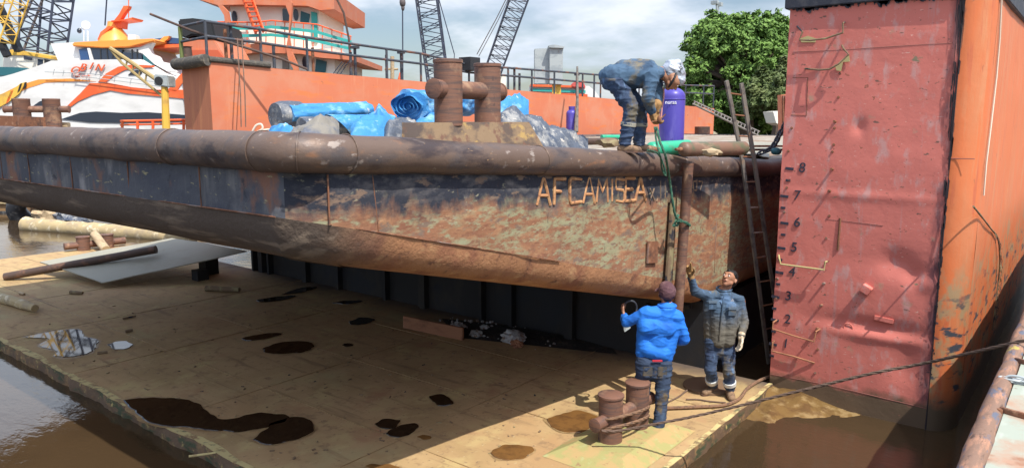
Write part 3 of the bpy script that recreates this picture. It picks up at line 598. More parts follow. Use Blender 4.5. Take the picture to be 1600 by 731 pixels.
def stroke_letters(name, items, rad, m_, dim=0.):
    m = MB()
    for chh, x0, x1, y0, y1 in items:
        for st in LET[chh]:
            P = []
            for i in range(len(st)-1):
                for k in range(5):
                    a = k/5; P.append((st[i][0]*(1-a)+st[i+1][0]*a, st[i][1]*(1-a)+st[i+1][1]*a))
            P.append(st[-1]); Q = []
            for u, vv in P:
                Q.append(at_x(x0+(x1-x0)*u + .15*(y1-y0)*.0, y1+(y0-y1)*vv, HX-.004))
            m.tube(Q, rad, 7, wob=.006)
    return m.build(name, m_, AF)
stroke_letters('name_lettering', [('A', 838, 859, 279, 320), ('F', 865, 883, 279, 319), ('C', 890, 908, 278, 317), ('A', 910, 928, 278, 317), ('M', 931, 949, 279, 315), ('I', 953, 958, 279, 314),
    ('S', 961, 974, 279, 315), ('E', 976, 991, 278, 314), ('A', 992, 1008, 279, 313)], .017, 'weld')
stroke_letters('worn_lettering', [('X', 1015, 1022, 294, 313), (',', 1025, 1029, 300, 313), ('I', 1028, 1036, 282, 310), ('U', 1039, 1048, 282, 310)], .009, 'welddim')
stroke_letters('worn_lettering', [('0', 1083, 1088, 283, 297), ('7', 1091, 1097, 283, 297), ('2', 1100, 1106, 283, 296), ('0', 1108, 1113, 283, 296), ('1', 1115, 1120, 282, 296)], .009, 'welddim')
P = [at_x(x, y, HX+.012) for x, y in ((1010, 377), (1026, 376), (1025, 410), (1009, 411))]
m = MB(); m.prism(P, (.022, 0, 0)); m.build('doubler_plate', 'rust', AF, smooth=False, bevel=.004)

# bollard pairs -----------------------------------------------------
def bollards(label, posts, axis_z, stub, r, h, rs, name='double_bollard', plinth=None, m_='rusty_stub', lip=.012, group=None):
    base = (V(posts[0])+V(posts[1]))/2; t = thing(name, label, 'bollard', base, group)
    for p in posts:
        p = V(p); m = MB(); m.lathe(p, UP, [(r, -.02), (r, h-.03), (r+lip, h-.026), (r+lip, h-.004), (r+lip-.006, h)], 28); m.build('post', m_, t)
    d = (V(posts[1])-V(posts[0])).normalized(); a = V(posts[0]) - d*(r+stub) + UP*axis_z; b = V(posts[1]) + d*(r+stub) + UP*axis_z
    m = MB(); m.tube([a, b], rs, 20)
    for e, s in ((a, -1), (b, 1)): m.lathe(e, d*s, [(rs+.006, -.015), (rs+.008, 0), (rs-.01, .006)], 20)
    m.build('cross_bar', m_, t)
    if plinth: plinth(t)
    return t
def apron_plinth(t):
    m = MB(); x0, x1, y0, y1 = -3.98, -3.42, 6.05, 7.10; s = .20; z = .10
    lo = [(x0-s, y0-s*1.5), (x1+s, y0-s*1.5), (x1+s, y1+s), (x0-s, y1+s)]; hi = [(x0, y0), (x1, y0), (x1, y1), (x0, y1)]
    m.add([V((x, y, .004)) for x, y in lo] + [V((x, y, z)) for x, y in hi], [(4, 5, 6, 7), (0, 1, 5, 4), (1, 2, 6, 5), (2, 3, 7, 6), (3, 0, 4, 7), (3, 2, 1, 0)]); m.build('plinth', mat('yellow_green_plinth', (.30, .28, .11), .8, layers=[('n', (.38, .27, .12), 5, .46, .56), ('n', (.33, .34, .16), 9, .58, .7), ('n', (.25, .15, .08), 12, .62, .7)], bump=[(25, .4, .006)]), t, smooth=False)
bollards('rusty double bollard with brown rope on the yellow dock deck beside the blue shirted man', [(-3.73, 6.33, .09), (-3.69, 6.82, .09)],   .25, .15, .125, .51, .066, plinth=apron_plinth)
def barge_plinth(t):
    m = MB(); lo = [at_z(x, y, 3.13) for x, y in ((618, 212), (840, 226), (826, 214), (650, 205))]
    c0 = V((-4.30, 3.68, 0)); c1 = V((-4.24, 5.05, 0)); z0, z1 = 3.08, 3.37
    x0, x1, y0, y1 = -4.62, -3.97, 3.90, 5.28; s = .10
    lo = [(x0-s, y0-s), (x1+s*.6, y0-s), (x1+s*.6, y1+s*1.6), (x0-s, y1+s*1.6)]; hi = [(x0, y0+.05), (x1, y0+.05), (x1, y1-.05), (x0, y1-.05)]
    m.add([V((x, y, z0)) for x, y in lo] + [V((x, y, z1)) for x, y in hi], [(4, 5, 6, 7), (0, 1, 5, 4), (1, 2, 6, 5), (2, 3, 7, 6), (3, 0, 4, 7), (3, 2, 1, 0)]); m.build('plinth', 'plinth', t, smooth=False)
BD = 6.3
def bpost(px, D, z): p = at_d(px, 190, D); return V((p.x, p.y, z))
bollards('large rusty double bollard on a scraped plinth on the raised barge deck', [bpost(701, 5.9, 3.365), bpost(762, 6.35, 3.365)], .26, .075, .112, .49, .072, plinth=barge_plinth, lip=.006)
bollards('grey brown double bollard on the raised barge in front of the white ferry', [bpost(36, 12.2, 3.22), bpost(83, 12.25, 3.22)], .33, .14, .128, .50, .054, lip=.002)
bollards('small rusty double bollard on the dock deck behind the propped pale sheet', [at_z(131, 390, .0), at_z(168, 386, .0)], .14, .28, .16, .36, .09)


# ------------------------------------------------------------------ things lying and standing on the raised barge
def zdk(y): return ztop(y) - .09
def tarp_roll(name, label, a, b, r, m_, sag=.0, lump=.10, spiral=True, flat=.8):
    a, b = V(a), V(b); t = thing(name, label, 'tarpaulin', (a+b)/2 - UP*r, 'tarpaulins on the barge deck')
    d = (b-a).normalized(); u = (UP - d*UP.dot(d)).normalized(); q = d.cross(u); ln = (b-a).length
    n = 80; k = 56; sd = random.random()*40; m = MB(); vs = []
    for i in range(n+1):
        f = i/n; c = a + (b-a)*f - UP*sag*4*f*(1-f)
        for j in range(k):
            an = 2*pi*j/k; p = u*cos(an)*flat + q*sin(an)*1.1
            rr = r*(1 + lump*fbm((f*ln*2.2+sd, cos(an)*1.2, sin(an)*1.2), 1.1) + lump*.5*noise.noise(V((f*ln*5+sd, cos(an)*3, sin(an)*3))) + .03*math.sin(an*5+f*ln*3+sd) + .16*(.22-abs(noise.noise(V((f*ln*3.2+sd, cos(an)*1.6+f*2, sin(an)*1.6))))) + .07*(.2-abs(noise.noise(V((f*ln*9+sd, cos(an)*4, sin(an)*4))))))
            vs.append(c + p*rr)
    m.add(vs, [(i*k+j, i*k+(j+1) % k, (i+1)*k+(j+1) % k, (i+1)*k+j) for i in range(n) for j in range(k)] + [tuple(reversed(range(k))), tuple(n*k+j for j in range(k))])
    m.build('roll', m_, t, angle=70)
    return t, d, u, q
def spiral_end(t, c, d, u, q, r, m_, turns=4):
    m = MB(); P = []
    for i in range(turns*26):
        a = i/26*2*pi; rr = r*(.10 + .86*i/(turns*26)); rr *= 1+.20*noise.noise(V((cos(a)*1.3, sin(a)*1.3, i*.03))); P.append(c + (u*cos(a)*.85 + q*sin(a)*1.1)*rr)
    for i in range(len(P)-1):
        e = d*(.03+.02*noise.noise(P[i]*9)); m.add([P[i]-d*.05, P[i+1]-d*.05, P[i+1]+e, P[i]+e], [(0, 1, 2, 3)])
    m.build('rolled_edge', m_, t, recalc=False)
t, d, u, q = tarp_roll('tarpaulin_roll', 'long blue tarpaulin roll with a grey left end on top of the heap', at_d(447, 178, 6.55), at_d(572, 174, 7.2), .115, 'tarp', .0, .12)
m = MB(); c = at_d(430, 181, 6.5); m.tube([c, c+d*.06, c+d*.15, c+d*.24], [.108, .125, .13, .124], 24, wob=.012); m.build('grey_end', 'gtarp', t)
t, d, u, q = tarp_roll('tarpaulin_roll', 'grey dirty tarpaulin roll with a bright blue band under the long blue roll', at_d(470, 199, 6.15), at_d(626, 199, 6.75), .095, 'gtarp', .0, .20)
m = MB()
for i in range(24):
    f = i/23; c = at_d(528+54*f, 197, 6.2+.18*f)
    m.v += [V(c) + (u*cos(a)*.098*(1+.06*fbm((f*2, a, 1), 1)) + q*sin(a)*.122*(1+.06*fbm((f*2, a, 1), 1))) - d*.10*cos(a)*(1-f) for a in np.linspace(-.6, pi+.2, 14)]
m.f = [(i*14+j, i*14+j+1, (i+1)*14+j+1, (i+1)*14+j) for i in range(23) for j in range(13)]
m.build('blue_band', 'tarp', t, recalc=False)
def cloth_heap(name, label, pts, D0, D1, m_, amp=.05, seedv=0., parts=None):
    """a draped heap: outline of its ridge in the photo, swept in depth with folds"""
    P = smoothpath([V((x, 0, y)) for x, y in pts], 14); n = len(P); rows = 30; vs = []
    def pd(x): return max(at_x(x, 210, HX-.22).dot(FWD), at_y(x, 206, BY+.22).dot(FWD))
    base = at_d(pts[len(pts)//2][0], 210, pd(pts[len(pts)//2][0]) + (D0+D1)/2)
    t = thing(name, label, 'tarpaulin', V((base.x, base.y, zdk(base.y))), 'tarpaulins on the barge deck')
    for j in range(rows+1):
        f = j/rows; hgt = math.sin(pi*min(max(f*.92+.04, 0), 1))**.7
        for i, p in enumerate(P):
            D = pd(p.x) + D0 + (D1-D0)*f; top = at_d(p.x, p.z, pd(p.x)+(D0+D1)/2); g = at_d(p.x, p.z, D); zb = zdk(g.y)-.02
            z = zb + max(top.z-zb, .02)*hgt; e = amp*fbm((g.x*3+seedv, g.y*3, f*2), 1.3)*(hgt) + amp*1.1*(.35-abs(noise.noise(V((g.x*6+seedv, g.y*6, f*2)))))*hgt + amp*.6*(.3-abs(noise.noise(V((g.x*15+seedv, g.y*13, f*3)))))*hgt
            vs.append(V((g.x, g.y, z+e)))
    m = MB(); m.add(vs, [(j*n+i, j*n+i+1, (j+1)*n+i+1, (j+1)*n+i) for j in range(rows) for i in range(n-1)]); m.build('folded_sheet', m_, t, angle=80)
    return t
cloth_heap('tarpaulin_heap', 'folded grey tarpaulin heap sloping down to the right of the large bollard', [(775, 196), (785, 178), (800, 174), (825, 182), (855, 194), (885, 205), (905, 212), (919, 218)], .0, 1.0, 'gtarp', .06, 3.)
cloth_heap('tarpaulin_heap', 'small grey and brown folded sheet wedged at the left end of the tarpaulin rolls', [(452, 206), (470, 198), (490, 190), (505, 186), (520, 190), (530, 200)], .0, .5, 'tarpfold', .05, 9.)
cloth_heap('tarpaulin_heap', 'crumpled dark blue sheet end poking out at the far left of the tarpaulin heap', [(420, 206), (426, 198), (438, 195), (450, 200), (458, 206)], .05, .5, 'tarp', .04, 5.)
t, d, u, q = tarp_roll('tarpaulin_roll', 'thick blue tarpaulin roll showing its spiral end behind the large bollard', at_d(640, 166, 6.6), at_d(735, 160, 8.2), .155, 'tarp', .0, .18, flat=.9)
spiral_end(t, at_d(640, 166, 6.6)-d*.0, d, u, q, .145, 'tarp')
cloth_heap('tarpaulin_heap', 'loose blue sheet spilling between the tarpaulin rolls left of the large bollard', [(572, 188), (584, 178), (592, 166), (602, 176), (620, 188), (640, 190), (660, 186), (680, 182)], .6, 1.2, 'tarp', .05, 1.)
cloth_heap('tarpaulin_heap', 'crumpled blue and grey sheet behind the right post of the large bollard', [(770, 190), (780, 162), (800, 152), (815, 150), (826, 155), (824, 172), (826, 185)], .7, 1.3, 'tarp', .05, 2.)
cloth_heap('tarpaulin_heap', 'creased bright blue sheet thrown over the right part of the grey roll', [(548, 206), (556, 190), (566, 182), (580, 180), (596, 184), (606, 192), (612, 206)], .15, .7, 'tarp', .05, 21.)
cloth_heap('tarpaulin_heap', 'dirty grey sheet bunched just left of the plinth of the large bollard', [(600, 207), (608, 190), (622, 184), (638, 186), (650, 192), (655, 206)], .1, .6, 'gtarp', .05, 27.)
m = MB(); p = [at_d(x, y, 5.55) for x, y in ((394, 206), (400, 196), (408, 194), (410, 201), (402, 206), (412, 203), (424, 202), (432, 205))]
m.tube(smoothpath(p, 6), .008, 6); tag(m.build('rope_scrap', 'rope_w', loc=p[0]), 'small tangle of white rope on the deck before the orange wall', 'rope')
m = MB(); p0, p1 = at_d(-15, 196, 11.6), at_d(70, 200, 11.); m.bar(p0, p1, .04, .32); tag(m.build('rust_plate', 'rust', loc=p0, smooth=False), 'long rusty plate strip along the far bow corner below the far bollards', 'steel strip')
m = MB(); p0, p1 = at_d(52, 193, 12.4), at_d(108, 195, 12.4); m.bar(p0, p1, .10, .08); tag(m.build('timber_block', 'wood', loc=p0, smooth=False, bevel=.01), 'pale timber block lying beside the far bow bollards', 'timber')

def gas_cylinder(name, label, base, axis, r, ln, m_, cat='gas cylinder', neck=True, collar=False, rings=()):
    t = thing(name, label, cat, base); m = MB()
    prof = [(r*.86, 0), (r*.97, .012), (r, .04), (r, ln-.75*r)] + [(r*cos(a), ln-.75*r + .75*r*sin(a)) for a in np.linspace(.2, 1.45, 7)]
    m.lathe(base, axis, prof, 32); m.build('tank', m_, t)
    ax = V(axis).normalized()
    if neck: m = MB(); m.lathe(V(base)+ax*(ln-.01), axis, [(r*.30, 0), (r*.30, .05), (r*.20, .055), (r*.20, .10)], 14); m.build('valve', 'rust', t)
    if collar: m = MB(); m.lathe(V(base)+ax*(ln-.03), axis, [(r*.55, 0), (r*.60, .13), (r*.55, .13), (r*.5, .0)], 20); m.build('collar', m_, t)
    for h in rings: m = MB(); m.tube([V(base)+ax*h + (ax.orthogonal().normalized()*cos(a)+ax.cross(ax.orthogonal()).normalized()*sin(a))*(r+.001) for a in np.linspace(0, 2*pi, 36)], .006, 6); m.build('seam_ring', m_, t)
    return t
p = at_d(1048, 236, 8.9); base = V((p.x, p.y, zdk(p.y)))
top = at_d(1048, 136, 8.9).z
t = gas_cylinder('gas_cylinder', 'tall violet blue gas cylinder standing behind the bending welder', base, UP, .148, top-base.z, 'cylblue', neck=False, rings=(top-base.z-.14,))
xd = RIGHT; put_text('stencil_lettering', 'nuras', .062, at_d(1044, 160, 8.9) - FWD*.152, xd, UP, 'letter_white', t, .002)
p = at_d(893, 206, 27.); gas_cylinder('gas_cylinder', 'small violet blue gas cylinder with green paint by the orange wall', V((p.x, p.y, at_d(893, 205.5, 27.).z)), UP, .20, .80, 'cylblue', neck=False, collar=True)
a, b = at_d(1028, 232, 8.35), at_d(1076, 229, 8.6); ax = (a-b).normalized(); 
gas_cylinder('gas_cylinder', 'bright green gas cylinder lying on the deck edge behind the welder\'s ropes', b, ax, .082, (b-a).length+.15, 'cylgreen')
a, b = at_d(1064, 233, 8.2), at_d(1163, 231, 8.9); ax = (a-b).normalized()
gas_cylinder('gas_cylinder', 'brown gas cylinder lying along the deck edge beside the ladder', b, ax, .082, (b-a).length, 'cylbrown')
def chunk(name, label, cat, px, py, D, size, m_, amp=.2, rz=0.):
    p = at_d(px, py, D); m = MB(); m.blob(p, size, 2, amp, 2.5, Matrix.Rotation(rz, 3, 'Z')); return tag(m.build(name, m_, loc=p), label, cat)
chunk('timber_chunk', 'broken piece of timber leaning on the brown gas cylinder', 'timber', 1111, 238, 8.1, (.11, .06, .045), 'wood', .5)
chunk('timber_chunk', 'dark ragged timber block just behind the welder\'s boots', 'timber', 950, 223, 8.6, (.14, .09, .06), 'dplank', .4)
chunk('timber_chunk', 'rusty brown scrap block at the welder\'s right boot', 'scrap', 1020, 233, 7.9, (.09, .05, .035), 'plank', .4)
m = MB(); a, b = at_d(905, 221, 9.2), at_d(962, 220, 9.6); m.tube([a, b], .045, 12); tag(m.build('steel_pipe', 'dpipe', loc=a), 'brown steel pipe end lying on the deck behind the grey tarpaulin', 'pipe')
m = MB(); a, b = at_d(940, 214, 11.), at_d(975, 214, 11.2); m.tube([a, b], .035, 12); tag(m.build('green_pipe', 'cylgreen', loc=a), 'thin green pipe lying on the deck behind the welder', 'pipe')
# bent pale plates, planks and shackle gear on the deck to the right
def plate(name, label, px_poly, D0, D1, m_, curl=.0, th=.012):
    n = 14; m = MB(); (x0, y0), (x1, y1) = px_poly; vs = []
    for j in (0, 1):
        for i in range(n+1):
            f = i/n; D = D0 if j == 0 else D1; g = at_d(x0+(x1-x0)*f, y0, D); p = V((g.x, g.y, zdk(11)+.03+curl*math.sin(f*pi)**2*(1 if j == 0 else .5)+.02*j)); vs.append(p)
    fs = [(i, i+1, n+2+i, n+1+i) for i in range(n)]
    k = len(vs); vs2 = vs + [p+UP*th for p in vs]
    fs = [tuple(reversed(f)) for f in fs] + [tuple(q_+k for q_ in f) for f in fs] + [(i, i+1, i+1+k, i+k) for i in range(n)] + [(n+1+i, n+1+i+k, n+2+i+k, n+2+i) for i in range(n)]
    o = finish(name, vs2, fs, m_, loc=vs[0]); tag(o, label, 'steel plate'); return o
plate('steel_plate', 'pale steel plate with a curled front edge lying on the deck behind the ladder', ((1085, 0), (1215, 0)), 12.5, 14.5, 'sheet', .20)
plate('steel_plate', 'flat pale steel plate lying furthest back on the barge deck', ((1120, 0), (1235, 0)), 15.5, 19., 'sheet', .0, .03)
plate('steel_plate', 'grey white flat sheet on the deck between the blue gas cylinder and the ladder', ((1040, 0), (1130, 0)), 15., 20., 'sheet', .03)
for i, (x0, x1, y, D, lb) in enumerate(((1150, 1226, 233.5, 9.8, 'thin dark steel bar nearest the fender pipe on the deck right of the ladder'), (1165, 1230, 228, 10.8, 'brown plank behind the thin bar on the deck right of the ladder'))):
    a, b = at_d(x0, y, D), at_d(x1, y, D+1.); m = MB(); m.bar(a, b, .03 + .05*i, .03); tag(m.build('deck_plank', 'dpipe' if i == 0 else 'wood', loc=a, smooth=False), lb, 'plank')
tk = thing('mooring_chain', 'dark chain and shackle running up from the deck edge to the red wall', 'chain', at_d(1210, 236, 9.9))
P = smoothpath([at_d(x, y, 9.9) for x, y in ((1190, 238), (1204, 232), (1212, 222), (1219, 208), (1228, 192))], 3)
for i, p in enumerate(P):
    dd = (P[min(i+1, len(P)-1)]-P[max(i-1, 0)]).normalized(); s_ = dd.orthogonal().normalized() if i % 2 else dd.cross(dd.orthogonal()).normalized()
    m = MB(); m.tube([p + dd*.06*cos(a) + s_*.03*sin(a) for a in np.linspace(0, 2*pi, 14)], .011, 6); m.build('chain_link', 'rail', tk)
m = MB(); m.blob(at_d(1213, 236, 9.8), (.07, .06, .05), 2, .2); m.build('swivel', 'dteal', tk)

# ladder, poles, plank, ropes on the hull
FOOT = V((-3.42, 9.95, 0.0)); TCH = V((-3.70, 9.28, 2.86))
dl = (TCH-FOOT); TOP = FOOT + dl*1.42
lad = thing('steel_ladder', 'narrow weathered ladder leaning on the barge side beside the red wall', 'ladder', FOOT)
sidev = V((.30, .26, 0)).normalized()*.15
lt = {}
a0, a1 = at_d(1201, 567, 10.0), None
rail_l = [at_x(1201, 567, -3.42), at_x(1160, 250, -3.68), at_x(1135, 126, -3.80)]
rail_r = [p + V((.02, .0, 0)) for p in [at_x(1222, 560, -3.30), at_x(1176, 250, -3.58), at_x(1156, 130, -3.70)]]
for rl, mm in ((rail_l, 'galv'), (rail_r, 'rail')):
    m = MB(); m.bar(rl[0], rl[1], .028, .055); m.bar(rl[1], rl[2], .0279, .0549); m.build('rail', 'ladder', lad, smooth=False)
def lerp3(rl, f): return rl[0]+(rl[1]-rl[0])*(f*1.45) if f < .69 else rl[1]+(rl[2]-rl[1])*((f-.69)/.31)
for k in range(12):
    f = .04 + k*.083; a, b = lerp3(rail_l, f), lerp3(rail_r, f); m = MB(); m.tube([a, b], .011, 7); m.build('rung', 'rust', lad)
m = MB(); a, b = at_x(1076, 254, HX+.20), at_x(1058, 500, HX+.12); m.tube([a, a*.5+b*.5, b], .058, 18, wob=.003); m.lathe(a, a-b, [(.056, 0), (.05, .004)], 18)
tag(m.build('steel_pole', 'rusty_stub', loc=b), 'thick rusty pipe tied upright against the barge side above the blue shirted man', 'pipe')
m = MB(); a, b = at_x(1053, 308, HX+.05), at_x(1040, 500, HX+.05); m.bar(a, b, .13, .03, up=V((1, 0, 0))); 
tag(m.build('wooden_fender', 'dplank', loc=b, smooth=False, bevel=.005), 'dirty flat plank hanging beside the thick pipe on the barge side', 'plank')
def rope(name, label, pts, r, m_, twist=True, n=8):
    P = smoothpath(pts, n); m = MB()
    if twist and r > .008:
        t0 = 0; ns = 3
        for s in range(ns):
            Q = []; ln = 0
            for i, p in enumerate(P):
                if i: ln += (P[i]-P[i-1]).length
                d = (P[min(i+1, len(P)-1)]-P[max(i-1, 0)]).normalized(); u = d.orthogonal().normalized(); q = d.cross(u); a = ln/(r*9)*2*pi*.5 + s*2*pi/ns
                Q.append(p + (u*cos(a)+q*sin(a))*r*.52)
            m.tube(Q, r*.58, 6)
    else: m.tube(P, r, 7)
    return tag(m.build(name, m_, loc=P[0]), label, 'rope')
rope('green_rope', 'green rope dropping from the welder\'s gloves and tied round the pipe', [at_d(1026, 198, 7.45)] + [at_d(x, y, 7.4) for x, y in ((1031, 220), (1040, 245))] + [at_x(x, y, HX+.24) for x, y in ((1046, 280), (1051, 315), (1056, 338), (1066, 345), (1078, 352), (1072, 347), (1058, 345))], .013, 'rope_g', n=14)
rope('green_rope', 'thin green rope loop hanging over the fender pipe below the welder', [at_d(1023, 198, 7.5)] + [at_d(x, y, 7.4) for x, y in ((1026, 222), (1032, 245))] + [at_x(x, y, HX+.2) for x, y in ((1034, 262), (1040, 274), (1037, 258), (1028, 240))] + [at_d(1012, 234, 7.4)], .010, 'rope_g', n=10)
rope('green_rope', 'knotted green rope tail wound at the foot of the dirty plank', [at_x(x, y, HX+.2) for x, y in ((1060, 335), (1055, 348), (1052, 352), (1060, 350), (1057, 340))], .015, 'rope_g', n=8)
b1, b2 = V((-3.73, 6.33, .05)), V((-3.69, 6.82, .05))
P = []
for i in range(46):
    a = i/46*2*pi*1.6; f = i/46; c = b1 if cos(a) < 0 else b2
    P.append(V((-3.71 + .20*sin(a), 6.575 + .40*cos(a)*-1, .20+.16*f + .10*sin(a*1.0+.8))))
rope('bollard_rope', 'brown rope wound round the rusty bollards beside the blue shirted man', P, .0155, 'rope_b', n=3)
rope('mooring_line', 'long dark mooring wire stretched across the water to the right', [at_d(940, 672, 7.0), at_d(965, 672, 7.0)] + [at_d(x, y, D) for x, y, D in ((1010, 664, 6.95), (1100, 646, 6.8), (1240, 612, 6.45), (1360, 583, 6.1), (1447, 566, 5.85))] + [at_z(1597, 532, VZ+.06), at_z(1640, 522, VZ+.06)], .0135, 'rope_k', n=20)
rope('air_hose', 'brown hose snaking over the dock deck past the pointing man\'s boots', [at_z(x, y, .03) for x, y in ((1030, 637), (1080, 635), (1130, 632), (1155, 622), (1168, 606), (1190, 592), (1225, 580))], .021, 'rope_b', twist=False)
rope('welding_cable', 'thin dark cable curling on the deck left of the pointing man', [at_z(x, y, .015) for x, y in ((1042, 628), (1060, 619), (1072, 610), (1085, 600), (1105, 594))], .011, 'rope_k', twist=False)
rope('welding_cable', 'short bent rod on the deck in front of the pointing man\'s boots', [at_z(x, y, .015) for x, y in ((1072, 623), (1090, 623), (1110, 626), (1134, 628))], .009, 'rope_k', twist=False)
o = mat('disc_rust', (.16, .10, .06), .8); m = MB(); c = at_z(1106, 604, .0); m.lathe(c, UP, [(.31, .004), (.31, .03), (.25, .045), (.02, .05)], 30); tag(m.build('hatch_cover', o, loc=c), 'round rusty hatch cover under the pointing man\'s feet', 'hatch cover')

# loose things on the apron
m = MB(); a, b = at_z(631, 512, .0), at_z(724, 531, .0); m.bar(a+UP*.11, b+UP*.10, .045, .2); tag(m.build('long_plank', 'plank', loc=a, smooth=False, bevel=.006), 'reddish plank standing on edge by the rubbish under the barge', 'plank')
m = MB(); m.grid(26, 10, lambda u, v: at_z(690+250*u + 25*v, 497+26*u+30*v, 0) + V((0, 0, .003+max(0, .05*sin(pi*u)*sin(pi*v)*(1+1.2*noise.noise(V((u*9, v*9, 0)))))))); struct(m.build('soot_dirt', 'soot', angle=180), 'stuff')
for i, (x, y, s, lb, mm) in enumerate(((715, 513, .12, 'white crumpled bag at the right end of the reddish plank', 'plastic'), (744, 525, .11, 'grey crumpled bag nearest the reddish plank end', 'plastic'), (757, 514, .08, 'small grey rag behind the crumpled bags', 'plastic'), (802, 533, .19, 'torn brown and white sack, largest of the rubbish under the barge', 'plastic'), (808, 541, .10, 'brown rubble lump below the torn sack', 'plank'))):
    p = at_z(x, y, .0) + UP*s*.4; m = MB(); m.blob(p, (s, s*.8, s*.55), 3, .55, 2.6); tag(m.build('rubbish_bag' if mm == 'plastic' else 'rubble_lump', mm, loc=p-UP*s*.4), lb, 'rubbish', 'rubbish under the barge')
m = MB()
for k in range(120):
    u = random.random(); p = at_z(700+200*u+random.gauss(0, 12), 505+22*u+random.gauss(0, 9), .012); m.blob(p, (random.uniform(.008, .03),)*3, 1, .4)
struct(m.build('rubble_bits', 'plastic'), 'stuff')
for x0, y0, x1, y1, r, mm, lb in ((-12, 460, 55, 481, .10, 'driftwood', 'grey log lying on the far left edge of the dock deck'), (322, 450, 374, 452, .055, 'dplank', 'rotten timber piece on the shaded deck below the pale sheet'), (110, 456, 129, 457, .04, 'dplank', 'short dark stick on the deck near the pale sheet'), (192, 497, 212, 493, .02, 'dplank', 'thin dark stick lying in the open middle of the deck'), (196, 517, 207, 515, .025, 'dplank', 'stubby dark stick near the thin stick on the deck'), (152, 551, 168, 549, .02, 'dplank', 'thin stick at the right of the sky reflecting puddle'), (31, 457, 38, 459, .03, 'wood', 'small pale wood chip beside the grey log'), (295, 712, 337, 706, .013, 'rim', 'thin yellowish twig on the front rim of the deck')):
    a, b = at_z(x0, y0, r*.9), at_z(x1, y1, r*.9); m = MB(); m.tube([a+(b-a)*f for f in np.linspace(0, 1, 8)], [r*(1-.25*f) for f in np.linspace(0, 1, 8)], 10, wob=r*.25); tag(m.build('loose_stick' if r < .09 else 'deck_log', mm, loc=a), lb, 'stick' if r < .09 else 'log')
m = MB()
for k in range(160):
    x = random.uniform(60, 930); y = random.uniform(470, 720); 
    if y < 430 + x*.02 or y > 731 - max(0, (300-x))*.6: continue
    p = at_z(x, y, .006)
    if p.y < AY0+.2 or p.y > 9 or p.x > AX1-.2: continue
    a = random.random()*6; s = random.uniform(.015, .06); m.bar(p, p+V((cos(a)*s, sin(a)*s, 0)), random.uniform(.006, .02), .01)
struct(m.build('deck_grit', 'dplank', smooth=False), 'stuff')
# pale steel sheet propped on the apron, the dark pipe across it
zA = .12
pl = [at_z(62, 408, .30), at_z(160, 441, .12), at_z(386, 391, .62), at_z(268, 371, .62)]
nrm = (pl[1]-pl[0]).cross(pl[3]-pl[0]).normalized(); nrm = nrm if nrm.z > 0 else -nrm
m = MB()
def shp(u, v): p = (pl[0]*(1-u)+pl[3]*u)*(1-v) + (pl[1]*(1-u)+pl[2]*u)*v; return p + nrm*(.03*sin(u*3)*sin(v*pi) + .02*fbm(p, .6))
m.grid(16, 8, shp); k = len(m.v); m.v += [p - nrm*.02 for p in m.v]; m.f += [tuple(reversed([i+k for i in f])) for f in m.f]
ring = [i for i in range(17)] + [16+17*j for j in range(1, 9)] + [8*17+16-i for i in range(1, 17)] + [17*(8-j) for j in range(1, 8)]
m.f += [(ring[i], ring[(i+1) % len(ring)], ring[(i+1) % len(ring)]+k, ring[i]+k) for i in range(len(ring))]
tag(m.build('steel_sheet', 'sheet', loc=V((pl[1].x, pl[1].y, 0)), angle=50), 'large pale steel sheet propped at a slant on the left of the dock deck', 'steel sheet')
m = MB(); q0 = (pl[0]+pl[1])/2; m.box(V(((pl[1]+pl[2])/2).xyz) - UP*.30 + V((0, .5, 0)), (.25, .25, .30)); q1 = (pl[2]*.8+pl[3]*.2); m.box(V((q1.x-.6, q1.y-.2, .25)), (.3, .3, .5)); tag(m.build('prop_block', 'dock', smooth=False), 'dark timber blocks propping up the pale steel sheet', 'block')
a, b = at_z(8, 432, .07), None
b = at_z(244, 389, .62); m = MB(); m.tube([a, a+(b-a)*.5, b], .085, 16); m.lathe(b, b-a, [(.085, -.01), (.085, .0), (.07, -.02)], 16); tag(m.build('dark_pipe', 'dpipe', loc=a), 'long dark pipe lying across the propped pale sheet', 'pipe')
a, b = at_z(166, 390, .1), at_d(148, 366, 19.3); m = MB(); m.tube([a, b], .11, 12); tag(m.build('leaning_post', 'wood', loc=a), 'short brown post leaning between the two small bollards', 'post')
# floating logs, tyre and bundle on the far left water
a, b = at_z(42, 357, WZ), at_z(300, 376, WZ); m = MB(); m.tube([a+(b-a)*f + UP*.12 for f in np.linspace(0, 1, 24)], [.27, .26]+[.24+.02*noise.noise(V((f*9, 0, 0))) for f in np.linspace(0, 1, 22)], 16, wob=.05); tag(m.build('floating_log', 'driftwood', loc=a), 'long pale log floating in the water behind the dock deck', 'log')
a, b = at_z(130, 353, WZ), at_z(290, 362, WZ)
m = MB(); m.tube([a+(b-a)*f + UP*.35+FWD*1.2 for f in np.linspace(0, 1, 14)], .24, 14, wob=.04); tag(m.build('floating_log', 'driftwood', loc=a), 'yellowish log floating behind the long pale log', 'log')
p = at_z(52, 342, WZ); D = p.dot(FWD)
def tyre(p, ax, R_, r_, label, rot=0):
    t = thing('fender_tyre', label, 'tyre', p); ax = V(ax).normalized(); u = ax.orthogonal().normalized(); q = ax.cross(u); m = MB()
    m.tube([V(p) + (u*cos(a)+q*sin(a))*R_ for a in np.linspace(0, 2*pi, 33)], r_, 16, cap=False); m.build('tread', 'rubber', t)
    m = MB(); m.tube([V(p) - ax*.0 + (u*cos(a)+q*sin(a))*(R_*.72) - ax*r_*.75 for a in np.linspace(0, 2*pi, 33)], r_*.35, 8, cap=False); m.build('bead', 'galv', t)
tyre(at_d(52, 330, D), FWD*-1+UP*-.5+RIGHT*.2, .55, .30, 'large black tyre with a pale inner rim floating by the log')
